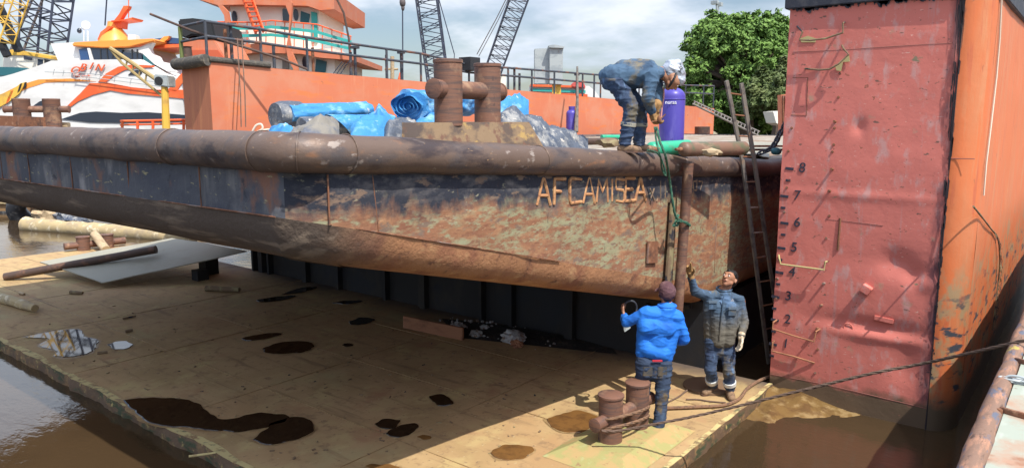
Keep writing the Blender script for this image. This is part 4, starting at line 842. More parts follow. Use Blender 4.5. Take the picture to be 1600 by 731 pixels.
m = MB(); p2 = at_d(113, 340, D-.5); m.blob(p2, (.75, .5, .40), 3, .35, 2.2); tag(m.build('sack_bundle', 'gtarp', loc=p2), 'grey and blue bundle lying on the floating log', 'bundle')
m = MB(); p2 = at_d(78, 336, D); m.blob(p2, (.55, .5, .40), 3, .35, 2.2); tag(m.build('rag_bundle', 'wood', loc=p2), 'brown rag bundle between the tyre and the grey bundle', 'bundle')

# ------------------------------------------------------------------ orange cargo barge alongside
C0, C1 = at_d(326, 97, 18.), at_d(1116, 169, 37.)
g0, g1 = at_d(281, 101, 18.35), None
dirL = (C1-C0); dirL.z = 0; LN = dirL.length; dl = dirL.normalized(); back = V((-dl.y, dl.x, 0)); back = back if back.x < 0 else -back
OB = thing('cargo_barge', 'long orange walled barge with dark pipe railings moored behind the rusty barge', 'barge', (C0.x, C0.y, WZ))
def ob(s, dpt, z): return C0 + dl*s + back*dpt + V((0, 0, z - C0.z))
def obz(s): return C0.z + (C1.z-C0.z)*s/LN
wd = 1.45
m = MB(); nS = 60; rows = 8; vs = []
m.grid(nS, rows, lambda u, v: ob(LN*u, .012*fbm((LN*u, v*2, 1), .9), 2.3 + (obz(LN*u)-2.3)*v)); 
m.build('near_wall', 'coral', OB, angle=60, recalc=False)
m = MB(); m.add([ob(0, 0, 2.3), ob(0, wd, 2.3), ob(0, wd, obz(0)), ob(0, 0, obz(0))], [(0, 1, 2, 3)]); m.add([ob(LN, 0, 2.3), ob(LN, wd, 2.3), ob(LN, wd, obz(LN)), ob(LN, 0, obz(LN))], [(3, 2, 1, 0)])
m.add([ob(0, wd, 2.3), ob(LN, wd, 2.3), ob(LN, wd, obz(LN)), ob(0, wd, obz(0))], [(0, 1, 2, 3)]); m.build('end_wall', mat('dull_orange_end', (.40, .145, .075), .7, layers=[('n', (.48, .19, .09), (4, 4, .5), .5, .66), ('n', (.26, .10, .06), (6, 6, 2), .6, .68)]), OB, smooth=False, recalc=False)
m = MB(); m.add([ob(0, 0, obz(0)), ob(LN, 0, obz(LN)), ob(LN, wd, obz(LN)), ob(0, wd, obz(0))], [(0, 1, 2, 3)]); m.build('wall_top', 'rust', OB, smooth=False)
m = MB(); m.prism([ob(7., -1.5, WZ-.6), ob(LN+8, -1.5, WZ-.6), ob(LN+8, -1.5, 2.36), ob(7., -1.5, 2.36)], back*7); m.build('hull', 'deckgrey', OB, smooth=False)
m = MB(); m.tube([ob(-.10, wd+.1, obz(0)+.02), ob(-.12, wd*.6, obz(0)+.01), ob(-.12, .1, obz(0)+.03), ob(-.06, -.05, obz(0)+.05)], .14, 14, wob=.03); m.build('end_fender', 'fender', OB)
m = MB(); m.tube([ob(.0, 0, obz(0)+.07), ob(1.6, 0, obz(1.6)+.06)], .07, 10, wob=.015); m.build('edge_fender', 'fender', OB)
def railpx(x, ytop, D): return at_d(x, ytop, D)
def s_at(px):                          # distance along the wall for a photo column
    lo, hi = -2, LN+2
    for _ in range(50):
        mid = (lo+hi)/2; p = ob(mid, 0, obz(mid)); X = 800 + FPX*(p.dot(RIGHT))/((p.dot(FWD))*cp - (p.z-CAMZ)*sp)
        lo, hi = (mid, hi) if X < px else (lo, mid)
    return (lo+hi)/2
def toprail(px): # measured top rail heights (photo)
    tb = [(326, 33), (411, 45), (483, 58), (607, 76), (648, 80), (723, 100), (800, 106), (940, 117), (1072, 133), (1116, 134)]
    return float(np.interp(px, [a for a, b in tb], [b for a, b in tb]))
def rail_h(s, px): p = ob(s, 0, obz(s)); return at_d(px, toprail(px), p.dot(FWD)).z - p.z
posts = [326, 411, 483, 607, 660, 735, 796, 833, 868, 912, 930, 940, 1000, 1040, 1072, 1100, 1116]
prev = None
S = [(px, s_at(px)) for px in posts]
for kk, rf in (('top_rail', 1.), ('mid_rail', .64)):
    m = MB(); m.tube([ob(s, .06, obz(s)+max(.3, rail_h(s, px))*rf) for px, s in S], .036, 8); m.build(kk, 'rail', OB)
for px, s in S:
    m = MB(); m.tube([ob(s, .06, obz(s)), ob(s, .06, obz(s)+max(.3, rail_h(s, px)))], .035, 8); m.build('rail_post', 'rail', OB)
for px, hh, tt in ((371, .95, .42), (362, .85, 0), (437, .6, 0), (498, .66, 0), (557, .66, 0), (564, .78, .38), (613, .7, 0), (636, .80, .34), (703, .66, 0), (812, .75, .34), (820, .62, 0), (909, .8, .30)):
    s = s_at(px); m = MB(); m.tube([ob(s, .25, obz(s)), ob(s, .25, obz(s)+hh)], .042, 8)
    if tt: m.box(ob(s, .25, obz(s)+hh+.02), (tt*.5, tt*.5, .07))
    m.build('short_post', 'rail' if px not in (362, 498) else 'rust', OB)
z0 = obz(0)                              # rail returning round the near end
pA, pB = ob(.0, .06, z0+rail_h(0, 326)), ob(.0, wd-.05, z0+rail_h(0, 326)-.02)
m = MB(); m.tube([pA, pB], .036, 8); m.tube([pA-UP*.36, pB-UP*.36], .034, 8); m.build('end_rail', 'rail', OB)
m = MB(); m.tube([pB, V((pB.x, pB.y, z0))], .05, 8); m.build('rail_post', mat('mossy_post', (.13, .16, .05), .7), OB)
m = MB(); s = s_at(736); m.box(ob(s, .06, obz(s)+rail_h(s, 736)+.02), (.5, .5, .42)); m.build('junction_box', 'black', OB, smooth=False, bevel=.01)
m = MB(); 
for xx in (371, 378): m.tube([at_d(xx+dx, y, D) for dx, y, D in ((0, 60, 18.4), (2, 100, 17.6), (5, 150, 17.4), (6, 198, 17.3))], .014, 5)
o = m.build('hanging_cable', 'rope_k', loc=at_d(375, 200, 17.3)); tag(o, 'pair of dark cables hanging down the orange wall near its left end', 'cable')
m = MB(); m.tube([at_d(235, 22, 19.), at_d(300, 48, 18.3), at_d(370, 70, 18.2), at_d(440, 92, 18.4), at_d(480, 108, 18.6)], .03, 8); tag(m.build('boat_pole', 'dpipe', loc=at_d(300, 48, 18.3)), 'long thin pole sticking out left across the railing of the orange wall', 'pole')
m = MB(); a, b = at_d(902, 104, 27.5), at_d(900, 206, 26.5); m.tube([a, (a+b)/2+V((.03, 0, 0)), b], [.03, .06, .085], 8, wob=.02); tag(m.build('mooring_post', 'ladder', loc=b), 'ragged grey wooden post standing by the small blue gas cylinder', 'post')
m = MB(); c = at_d(1097, 211, 34.); m.lathe(V((c.x, c.y, at_d(1097, 210, 34.).z)), UP, [(.34, 0), (.34, .36), (.30, .36)], 20); tag(m.build('oil_drum', 'dpipe', loc=c), 'brown cut down drum standing at the right end of the orange wall', 'drum')
m = MB(); m.tube([at_d(1082, 162, 31.), at_d(1185, 212, 30.)], .045, 6); m.tube([at_d(1084, 158, 31.6), at_d(1187, 206, 30.6)], .045, 6)
for f in np.linspace(.02, .98, 20): m.tube([at_d(1082+103*f, 162+50*f, 31.-f), at_d(1084+103*f, 158+48*f, 31.6-f)], .025, 5)
tag(m.build('gangway_ladder', 'ladder', loc=at_d(1185, 212, 30.)), 'sloping gangway ladder leading down from the right end of the orange wall', 'ladder')

# ------------------------------------------------------------------ background craft
def px_poly(pts, D): return [at_d(x, y, D) for x, y in pts]
def slab(pts, D, depth, back_scale=None): m = MB(); m.prism(px_poly(pts, D), FWD*depth); return m
FE = thing('passenger_ferry', 'white and orange passenger ferry with a fish shaped mast moored behind the barge', 'ferry', at_d(150, 215, 46.))
FD = 45.
def loft(pts, D, depth, n=7, bulge=.9, lean=.0):
    """side profile swept in depth with a rounded near edge"""
    P = px_poly(pts, D+depth/2); c = sum(P, V((0, 0, 0)))/len(P); vs = []; fs = []; k = len(P)
    for j in range(n):
        a = -pi/2 + pi*j/(n-1); sc = 1-.06*bulge*(1-cos(a))
        for p in P:
            q = V((p.x, p.y, p.z)); dz = q.z - c.z; s_ = 1 - (.10*bulge*(1-cos(a)) if dz > 0 else 0)
            vs.append(V((q.x, q.y, c.z + dz*s_)) + FWD*(depth/2*sin(a)))
    m = MB(); fs = [(j*k+i, j*k+(i+1) % k, (j+1)*k+(i+1) % k, (j+1)*k+i) for j in range(n-1) for i in range(k)] + [tuple(range(k)), tuple((n-1)*k+i for i in reversed(range(k)))]
    m.add(vs, fs); return m
m = loft([(-60, 235), (-45, 172), (-10, 152), (35, 131), (75, 120), (112, 108), (132, 100), (215, 98), (258, 98), (290, 118), (320, 128), (330, 235)], FD, 7., 9, .35); m.build('hull', 'white', FE, angle=50)
m = loft([(132, 106), (118, 74), (200, 70), (238, 70), (266, 106)], FD+1, 5.2, 7, .2); m.build('bridge_cabin', 'white', FE, angle=40)
m = slab([(112, 72), (113, 66), (150, 64), (240, 60), (243, 64), (200, 74), (160, 75)], FD+.6, 6.); m.build('cabin_roof', 'fo2', FE, bevel=.06)
Fn = FD - .05
for nm, pts, dd, mm in (('windscreen', [(123, 77), (137, 75), (144, 98), (127, 99)], FD+.75, 'bglass'), ('side_window', [(141, 75), (190, 77), (190, 100), (147, 98)], FD+.70, 'glass'), ('side_window', [(192, 81), (221, 84), (223, 102), (192, 100)], FD+.70, 'glass'), ('rear_window', [(223, 85), (240, 102), (225, 102)], FD+.70, 'dteal')):
    slab(pts, dd, .35).build(nm, mm, FE, smooth=False)
slab([(136, 75), (140, 75), (147, 99), (142, 99)], FD+.62, .2).build('window_pillar', 'white', FE, smooth=False)
m = MB()
for x0, x1 in ((156, 157), (166, 168), (176, 174), (205, 206), (213, 214)): m.prism(px_poly([(x0, 77), (x0+1.6, 77), (x1+1.6, 100), (x1, 100)], FD+.66), FWD*.1)
m.build('window_mullion', 'black', FE, smooth=False)
for pts in ([(102, 168), (125, 146), (140, 130), (168, 129), (205, 136), (245, 140), (300, 140), (300, 155), (245, 150), (200, 146), (172, 141), (145, 148), (122, 158), (108, 168)], [(153, 128), (165, 115), (185, 104), (205, 101), (240, 102), (240, 105), (215, 106), (195, 109), (178, 118), (165, 128)], [(262, 140), (280, 118), (290, 108), (290, 122), (275, 143)]):
    slab(pts, FD-.06, .12).build('orange_stripe', 'fo', FE, smooth=False)
slab([(0, 148), (30, 133), (60, 124), (110, 122.5), (150, 127), (110, 127.5), (70, 129), (45, 137), (10, 153)], FD-.02, .10).build('bow_flash', 'fo2', FE, smooth=False)
slab([(95, 186), (125, 176), (150, 174), (190, 176), (230, 175), (300, 180), (300, 190), (190, 192), (140, 191)], FD-.05, .12).build('window_band', 'navyblack', FE, smooth=False)
slab([(52, 165), (62, 158), (75, 155), (75, 166), (60, 167)], FD-.045, .12).build('bow_window', 'navyblack', FE, smooth=False)
slab([(200, 117), (206, 111), (215, 109), (222, 113), (218, 117)], FD-.05, .12).build('air_intake', 'navyblack', FE, smooth=False)
for pts, mm in (([(-10, 150), (18, 142), (32, 130), (40, 128), (30, 146), (12, 160), (-10, 172)], 'yellow'), ([(16, 142), (21, 141), (14, 158), (9, 162)], 'fo')):
    slab(pts, FD-.10, .08).build('bow_graphic', mm, FE, smooth=False)
for pts in ([(31, 131), (34, 130), (31, 140), (27, 144)], [(38, 129), (41, 128), (40, 136), (36, 140)]): slab(pts, FD-.14, .05).build('bow_graphic', 'black', FE, smooth=False)
m = slab([(196, 77), (215, 73), (240, 62), (233, 76), (236, 84), (246, 88), (250, 96), (262, 98), (265, 106), (275, 112), (262, 112), (240, 100), (222, 84)], FD+.8, .5); m.build('rear_fin', 'white', FE, smooth=False, bevel=.03)
slab([(185, 72), (215, 70), (238, 61), (240, 63), (218, 73), (190, 75)], FD+.7, .05).build('fin_edge', 'fo', FE, smooth=False)
m = slab([(236, 70), (300, 68), (300, 73), (236, 75)], FD+2., 5.); m.build('aft_canopy', 'fo', FE, smooth=False); slab([(238, 61), (262, 58), (300, 62), (300, 68), (240, 68)], FD+2.2, 4.).build('canopy_top', 'bglass', FE, smooth=False)
slab([(246, 66), (256, 57), (264, 56), (262, 61), (252, 67)], FD+1.9, .4).build('canopy_fin', 'fo2', FE, smooth=False)
m = MB(); pr = [(at_d(x, 50, FD+3).dot(RIGHT), x) for x in (0,)]
ms = MB(); ms.lathe(at_d(180, 66, FD+3), UP, [(.98, 0), (.86, .28), (.66, .58), (.46, .84), (.36, 1.08), (.34, 1.25)], 20); ms.build('mast_base', 'fo2', FE)
m = slab([(173, 34), (205, 30), (207, 27), (195, 30), (183, 31), (174, 32)], FD+2.4, 1.4); m.build('mast_platform', 'fo', FE, smooth=False)
m = slab([(172, 42), (176, 34), (190, 33), (189, 44)], FD+2.7, .8); m.build('mast_neck', 'fo', FE, smooth=False)
m = slab([(178, 32), (186, 22), (193, 9), (201, 9), (200, 13), (194, 20), (188, 30)], FD+2.8, .4); m.build('mast_fin', 'fo', FE, smooth=False)
m = slab([(152, 62), (157, 50), (170, 40), (174, 42), (164, 51), (158, 62)], FD+2.3, .3); m.build('mast_ladder', 'fo', FE, smooth=False)
slab([(178, 66), (180, 62), (186, 62), (189, 65), (184, 67)], FD+1.75, .1).build('mast_eye', 'navyblack', FE, smooth=False)
m = MB(); m.tube([at_d(201, 28, FD+3), at_d(201, -14, FD+3)], .03, 6); m.build('whip_antenna', 'fo', FE)
m = MB(); m.tube([at_d(137, 64, FD+2), at_d(137, 48, FD+2)], .05, 8); m.tube([at_d(131, 64, FD+2), at_d(131, 44, FD+2)], .035, 8); m.tube([at_d(131, 44, FD+2), at_d(125, 44, FD+2)], .03, 6); m.build('camera_post', 'white', FE)
m = MB(); m.blob(at_d(124, 48, FD+2), (.14, .14, .17), 2, 0); m.build('dome_camera', 'navyblack', FE)
m = MB(); c = at_d(134, 39, FD+2); m.lathe(c, FWD*-1+RIGHT*.4, [(.05, -.1), (.26, 0), (.25, .03), (.04, .0)], 18); m.build('radar_dish', 'white', FE)
m = slab([(199, 66), (199, 53), (211, 54), (212, 66)], FD+2.6, .6); m.build('life_raft', 'white', FE, bevel=.05)
m = MB()
for y in (0, 6): m.tube([at_d(118-2, 112+y*.9, FD-.3), at_d(160, 117+y, FD-.3), at_d(215, 124+y, FD-.3), at_d(265, 131+y, FD-.3)], .022, 6)
for x in (85, 100, 118, 137, 157, 180, 205, 230, 255): m.tube([at_d(x, 112+(x-118)*.13, FD-.3), at_d(x-2, 121+(x-118)*.13, FD-.3)], .018, 5)
m.tube([at_d(70, 112, FD-.3), at_d(120, 114, FD-.3)], .022, 6); m.build('side_rail', 'galv', FE)
for chh, xx, yy, sz in (('O', 118, 110, 11), ('B', 130, 105.5, 11), ('I', 143, 103.5, 10.5), ('N', 156, 106, 10.5)):
    put_text('name_lettering', chh, sz*1.6*FD/FPX, at_d(xx, yy, FD-.12), RIGHT+UP*-.12, UP*.7+RIGHT*.42, 'fo', FE, .04)
put_text('small_lettering', 'fast craft', 5.5*1.3*FD/FPX, at_d(128, 118.5, FD-.14), RIGHT+UP*-.05, UP+RIGHT*.3, 'fo', FE, .02)
m = MB(); m.tube([at_d(164, 40, 62.), at_d(168, -20, 62.)], .06, 6); tag(m.build('hoist_cable', 'lattice', loc=at_d(164, 45, 62.)), 'single dark cable hanging in the sky behind the ferry mast', 'cable')

# little yellow jib crane in front of the ferry
JC = thing('jib_crane', 'slim yellow jib crane with a lattice arm standing before the white ferry', 'crane', at_d(260, 205, 30.))
m = MB(); m.tube([at_d(260, 206, 30.), at_d(258, 150, 30.), at_d(256, 118, 30.)], [.16, .14, .12], 10); m.build('post', 'yellow', JC)
m = MB(); m.tube([at_d(172, 75, 30.), at_d(256, 132, 30.)], .085, 8); m.tube([at_d(172, 76, 30.), at_d(190, 98, 30.), at_d(256, 152, 30.)], .055, 6)
for f in (.2, .32, .44, .56, .68): m.tube([at_d(172+84*f, 75+57*f, 30.), at_d(172+84*f-2, 82+66*f, 30.)], .035, 5)
m.build('lattice_arm', mat('olive_yellow', (.33, .25, .11), .6), JC)
m = MB(); m.prism(px_poly([(240, 116), (262, 118), (263, 136), (240, 133)], 29.8), FWD*.7); m.build('winch_housing', 'galv', JC, smooth=False, bevel=.04)
m = MB(); m.lathe(at_d(248, 126, 29.78), -FWD, [(.16, -.1), (.16, .03), (.08, .03)], 16); m.build('winch_drum', 'black', JC)
for dd, x0, x1, y0, y1, n, lb in ((31.5, 188, 290, 189, 187, 5, 'low orange pipe railing at the foot of the yellow jib crane'),):
    t = thing('pipe_railing', lb, 'railing', at_d((x0+x1)/2, 205, dd)); m = MB(); m.tube([at_d(x0, y0, dd), at_d(x1, y1, dd)], .05, 8); m.tube([at_d(x0, y0+6, dd), at_d(x1, y1+6, dd)], .04, 8); m.build('rail', 'fo', t)
    for i in range(n): xx = x0+3+(x1-x0-6)*i/(n-1); m = MB(); m.tube([at_d(xx, y0, dd), at_d(xx, 208, dd)], .06, 8); m.build('rail_post', 'fo', t)

# tug with the white and orange superstructure
TD = 34.
TG = thing('harbour_tug', 'white harbour tug with orange decks and teal doors behind the orange wall', 'tug', at_d(430, 200, TD))
m = slab([(375, 130), (358, 0), (358, -40), (498, -40), (498, 66), (498, 130)], TD+.6, 5.); m.build('upper_house', 'cream', TG, smooth=False)
m = slab([(350, 200), (350, 76), (523, 76), (523, 200)], TD+.2, 6.2); m.build('lower_house', 'cream', TG, smooth=False)
slab([(325, 92), (325, 72), (400, 68), (470, 74), (551, 85), (551, 94), (500, 90), (470, 84), (400, 82)], TD-.35, 7.6).build('boat_deck', 'coral', TG, smooth=False)
slab([(300, -4), (302, -14), (522, -14), (522, 14), (500, 16), (480, 9), (380, 7), (340, 8)], TD+.1, 7.).build('bridge_deck', 'coral', TG, smooth=False)
for nm, pts, mm, dd in (('orange_pillar', [(446, -10), (456, 4), (455, 30), (451, 55), (455, 80), (464, 100), (468, 122), (458, 122), (458, 108), (450, 92), (447, 76), (451, 50), (452, 24), (443, 0)], 'coral', -.9), ('orange_pillar', [(346, 8), (356, 18), (360, 40), (352, 40), (350, 24), (340, 8)], 'coral', -.4), ('cabin_window', [(441, 14), (453, 13), (452, 33), (442, 34)], 'glass', .52), ('cabin_window', [(470, 17), (484, 22), (482, 35), (469, 34)], 'dteal', .52), ('porthole', None, 'navyblack', .5), ('cabin_door', [(486, 18), (495, 20), (496, 66), (487, 65)], 'teal', .5), ('cabin_window', [(494, 92), (510, 96), (508, 113), (492, 112)], 'dteal', .1), ('cabin_door', [(456, 88), (462, 90), (464, 112), (456, 110)], 'teal', .1), ('cabin_window', [(441, 92), (451, 92), (451, 110), (441, 110)], 'tarpfold', .1)):
    if pts: slab(pts, TD+dd, .2).build(nm, mm, TG, smooth=False)
for x, y, dd in ((462, 23, .52), (476, 97, .1), (366, 26, .5)):
    m = MB(); c = at_d(x, y, TD+dd); m.prism([c + RIGHT*.11*cos(a) + UP*.26*sin(a) for a in np.linspace(0, 2*pi, 19)[:-1]], FWD*.12); m.build('porthole', 'navyblack', TG, smooth=False)
m = MB()
tp = [(340, 34), (400, 35), (424, 32), (470, 36), (495, 38), (520, 47), (549, 57)]; bt = [(340, 70), (400, 68), (424, 68), (470, 74), (495, 80), (520, 84), (549, 88)]
m.tube([at_d(x, y, TD-.30) for x, y in tp], .03, 6)
for x in np.linspace(342, 548, 15): m.tube([at_d(x, np.interp(x, [a for a, b in tp], [b for a, b in tp]), TD-.30), at_d(x, np.interp(x, [a for a, b in bt], [b for a, b in bt])+3, TD-.30)], .024, 5)
m.build('deck_rail', 'fo', TG)
for k, (mm) in enumerate(('teal', 'teal')):
    m = MB(); fr_ = .28 + .34*k
    for i in range(len(tp)-1):
        p = [at_d(tp[i+j][0], tp[i+j][1]+(bt[i+j][1]-tp[i+j][1])*fr_, TD-.31) for j in (0, 1)]; m.bar(p[0], p[1], .03, .13)
    m.build('rail_board', mm, TG, smooth=False)
m = MB(); m.bar(at_d(377, -10, TD-.2), at_d(400, 52, TD-.8), .06, .14); m.bar(at_d(391, -10, TD-.2), at_d(412, 50, TD-.8), .06, .14)
for f in np.linspace(.1, .95, 8): m.bar(at_d(377+23*f, -10+62*f, TD-.2-.6*f), at_d(391+21*f, -10+60*f, TD-.2-.6*f), .22, .04)
m.build('stair', 'fo', TG, smooth=False)
fn = [(287, 94), (278, 34), (300, 31), (330, 33), (352, 100), (360, 118), (300, 118)]
m = slab([(284, 100), (279, 56), (283, 62), (335, 62), (352, 92), (362, 118), (290, 118)], TD-5.2, 3.); m.build('funnel', 'coral', TG, smooth=False, bevel=.08)
m = MB(); cA = at_d(305, 60, TD-3.7)
m.prism(px_poly([(277, 30), (300, 28), (331, 32), (337, 61), (325, 60), (318, 56), (300, 55), (290, 60), (282, 56)], TD-5.25), FWD*3.1); m.build('funnel_top', 'black', TG, smooth=False, bevel=.06)
m = slab([(296, 78), (340, 78), (358, 100), (360, 112), (300, 112)], TD-5.35, .12); m.build('funnel_panel', mat('red_orange_panel', (.50, .10, .045), .6), TG, smooth=False)
m = MB(); m.lathe(at_d(294, 104, TD-6), UP, [(.2, 0), (.16, .7), (.2, .72)], 14); m.build('vent', 'dpipe', TG)
m = MB(); m.tube([at_d(524, -6, TD-1), at_d(537, 20, TD-1), at_d(545, 60, TD-1), at_d(549, 118, TD-1)], .045, 6); m.build('derrick_boom', 'dpipe', TG)
m = MB()
for x0, y0, x1, y1 in ((535, 96, 520, 116), (540, 96, 526, 116), (545, 96, 530, 118)): m.tube([at_d(x0, y0, TD-.5), at_d(x1, y1, TD-.5)], .02, 5)
m.build('rigging', 'lattice', TG)
# small boat with striped rail and the grey cabinet
SB = thing('striped_boat', 'low red white and teal striped boat roof beyond the orange wall', 'boat', at_d(875, 160, 42.))
slab([(828, 134), (920, 134), (930, 142), (940, 156), (940, 200), (828, 200)], 42.5, 3.).build('hull', 'white', SB, smooth=False)
slab([(829, 131), (912, 134), (912, 137), (829, 135)], 42.3, 3.3).build('red_rail', 'fo', SB, smooth=False)
slab([(829, 138), (915, 141), (915, 145), (829, 142)], 42.4, .05).build('teal_stripe', 'teal', SB, smooth=False)
slab([(829, 144), (918, 147), (918, 151), (829, 148)], 42.4, .05).build('red_stripe', 'fo', SB, smooth=False)
slab([(893, 133), (897, 127), (912, 128), (916, 138), (893, 137)], 42.2, 1.).build('red_canopy', mat('red_canopy_cloth', (.5, .09, .08), .7), SB, smooth=False, bevel=.08)
CB = thing('control_cabinet', 'pale grey electrical cabinet of two boxes on yellow legs above the orange wall', 'cabinet', at_d(860, 160, 36.))
slab([(835, 76), (859, 75), (858, 131), (835, 131)], 36., .7).build('cabinet_box', 'galv', CB, smooth=False, bevel=.02)
m = slab([(858.5, 72), (880, 74), (879, 132), (858.5, 131)], 35.7, .9); m.build('cabinet_box', 'galv', CB, smooth=False, bevel=.02)
slab([(857, 71), (866, 69.5), (882, 72.5), (881, 75), (858, 74)], 35.55, 1.1).build('cabinet_cap', 'galv', CB, smooth=False)
m = MB(); m.bar(at_d(866, 132, 36.), at_d(866, 165, 36.), .2, .2); m.bar(at_d(873, 132, 36.), at_d(873, 165, 36.), .12, .2); m.build('leg', 'yellow', CB, smooth=False)

# lattice cranes
def lattice(name, label, x0, y0, x1, y1, w0, w1, D0, D1, bays, m_, house=None, braces2=None, cr=.09, br=.045):
    t = thing(name, label, 'crane', V((at_d(x0, y0, D0).x, at_d(x0, y0, D0).y, 0)), 'lattice boom cranes')
    A, B = at_d(x0, y0, D0), at_d(x1, y1, D1); d = (B-A).normalized(); s = (RIGHT - d*RIGHT.dot(d)).normalized(); f = d.cross(s)
    def c(i, k):
        q = i/bays; w_ = (w0+(w1-w0)*q)/2; sx, sf = ((-1, -1), (1, -1), (1, 1), (-1, 1))[k % 4]; return A+(B-A)*q + s*sx*w_ + f*sf*w_
    m = MB()
    for k in range(4): m.tube([c(0, k), c(bays, k)], cr, 6)
    m.build('chord', m_, t); m = MB()
    for i in range(bays):
        for k in range(4):
            a, b = (k, k+1) if i % 2 else (k+1, k); m.tube([c(i, a), c(i+1, b)], br, 5)
            if i % 2 == 0: m.tube([c(i, k), c(i, k+1)], br, 5)
    m.build('lacing', m_, t)
    return t, c
t, c = lattice('lattice_crane', 'dark lattice boom crane with a white and yellow cab at the far left', 66, 84, 92, -190, 2.2, 3.0, 58., 60., 18, 'lattice', cr=.10, br=.055)
hD = 55.
slab([(4, 82), (20, 79), (80, 89), (80, 118), (4, 118)], hD, 4.).build('engine_house', 'cream', t, smooth=False, bevel=.05)
slab([(4, 83), (18, 77), (80, 88), (80, 92), (40, 86), (4, 86)], hD-.1, 4.2).build('house_roof', 'yellow', t, smooth=False)
slab([(31, 108), (70, 113), (70, 122), (31, 118)], hD-.15, 4.).build('chassis', 'yellow', t, smooth=False)
slab([(59, 92), (67, 93), (67, 103), (58, 102)], hD-.05, .1).build('cab_window', 'glass', t, smooth=False); slab([(69, 92), (78, 94), (78, 113), (69, 112)], hD-.06, .1).build('cab_door', 'black', t, smooth=False); slab([(37, 87), (50, 90), (50, 94), (37, 92)], hD-.05, .1).build('house_vent', 'lattice', t, smooth=False)
m = MB(); m.tube([at_d(16, 80, hD+2), at_d(50, 0, hD+3), at_d(58, -60, hD+4)], .10, 6); m.tube([at_d(36, 80, hD+2), at_d(70, -10, hD+3)], .10, 6); m.build('back_stay', 'latbrown', t)
slab([(-30, 118), (37, 120), (36, 118), (36, 300), (-30, 300)], hD-.4, 6.).build('crane_base', 'dock', t, smooth=False)
tD = 50.
t2 = thing('green_container', 'dark teal container standing below the crane cab at the far left', 'container', at_d(10, 128, tD)); slab([(-25, 104), (30, 105), (35, 118), (-25, 119)], tD, 3.).build('container_body', 'dteal', t2, smooth=False, bevel=.03); slab([(-25, 119), (36, 118), (36, 150), (-25, 150)], tD+.05, 2.9).build('container_base', 'galv', t2, smooth=False)
lattice('lattice_crane', 'yellow lattice boom crane cut off by the left edge of the photo', -6, 60, 34, -60, 1.5, 1.5, 52., 52., 8, 'yellow', cr=.06, br=.035)
m = MB(); m.bar(at_d(-2, 10, 53.), at_d(30, 80, 53.), .5, .4); m.bar(at_d(4, 66, 53.), at_d(24, 66, 53.), .3, .2); m.bar(at_d(-2, 60, 53.), at_d(12, 88, 53.), .4, .4); t3 = tag(m.build('gantry_strut', 'black', loc=at_d(30, 80, 53.), smooth=False), 'thick black crane strut slanting beside the yellow boom at the far left', 'strut')
t, c = lattice('lattice_crane', 'dark lattice boom crane leaning left seen between the railing posts', 688, 150, 655, -90, 1.9, 1.9, 72., 72., 22, 'lattice', cr=.075, br=.04)
m = MB(); m.tube([at_d(710, 85, 72.), at_d(686, 0, 72.), at_d(676, -40, 72.)], .05, 5); m.tube([at_d(708, 120, 72.), at_d(710, 85, 72.)], .04, 5); m.build('pendant_line', 'lattice', t)
slab([(665, 150), (715, 150), (715, 230), (665, 230)], 74., 5.).build('crane_base', 'cream', t, smooth=False)
t, c = lattice('lattice_crane', 'blue grey lattice boom crane leaning right above the large bollard', 768, 118, 832, -60, 1.7, 1.9, 80., 80., 24, 'lattice', cr=.07, br=.04)
m = MB(); m.tube([at_d(745, 85, 80.), at_d(776, 28, 80.), at_d(800, -20, 80.)], .05, 5); m.tube([at_d(748, 88, 80.), at_d(778, 32, 80.), at_d(802, -18, 80.)], .04, 5); m.build('pendant_line', 'latbrown', t)
slab([(745, 118), (790, 118), (790, 230), (745, 230)], 82., 5.).build('crane_base', 'cream', t, smooth=False)
t = thing('crane_hook', 'rusty crane hook block hanging on a cable left of the middle boom', 'crane hook', at_d(629, 8, 60.))
m = MB(); m.tube([at_d(629.5, 130, 60.), at_d(629, 10, 60.), at_d(629, -40, 60.)], .05, 6); m.build('cable', 'lattice', t); m = MB(); m.blob(at_d(629, 4, 60.), (.25, .25, .38), 2, .1); m.blob(at_d(629.5, 12, 60.), (.14, .14, .25), 2, .1); m.build('hook_block', 'latbrown', t)
t = thing('mast_pole', 'thin wooden boat mast with a crossbar beyond the railing', 'mast', at_d(613, 140, 50.)); m = MB(); m.tube([at_d(613, 88, 50.), at_d(613, 150, 50.)], .13, 8); m.tube([at_d(601, 108, 50.), at_d(622, 108, 50.)], .07, 6); m.build('spar', 'wood', t)
m = MB(); m.lathe(at_d(625, 127, 48.), UP, [(.15, 0), (.14, .15), (.02, .55)], 10); tag(m.build('orange_buoy', 'fo', loc=at_d(625, 127, 48.)), 'small orange pointed buoy showing above the orange wall', 'buoy')
# far brown barge on the left water
BB = thing('brown_barge', 'low brown barge with a black rubbing strip floating at the far left', 'barge', at_z(20, 372, WZ)); Db = at_z(20, 343, WZ).dot(FWD)+2.0
slab([(-80, 316), (26, 316), (48, 322), (44, 348), (-80, 352)], Db, 5.).build('hull', 'brownhull', BB, smooth=False); slab([(-80, 332), (40, 329), (40, 341), (-80, 344)], Db-.15, .3).build('rubbing_strip', 'rubber', BB, smooth=False); slab([(-80, 313.5), (28, 314), (26, 318), (-80, 317)], Db-.1, 5.2).build('deck_edge', 'driftwood', BB, smooth=False)

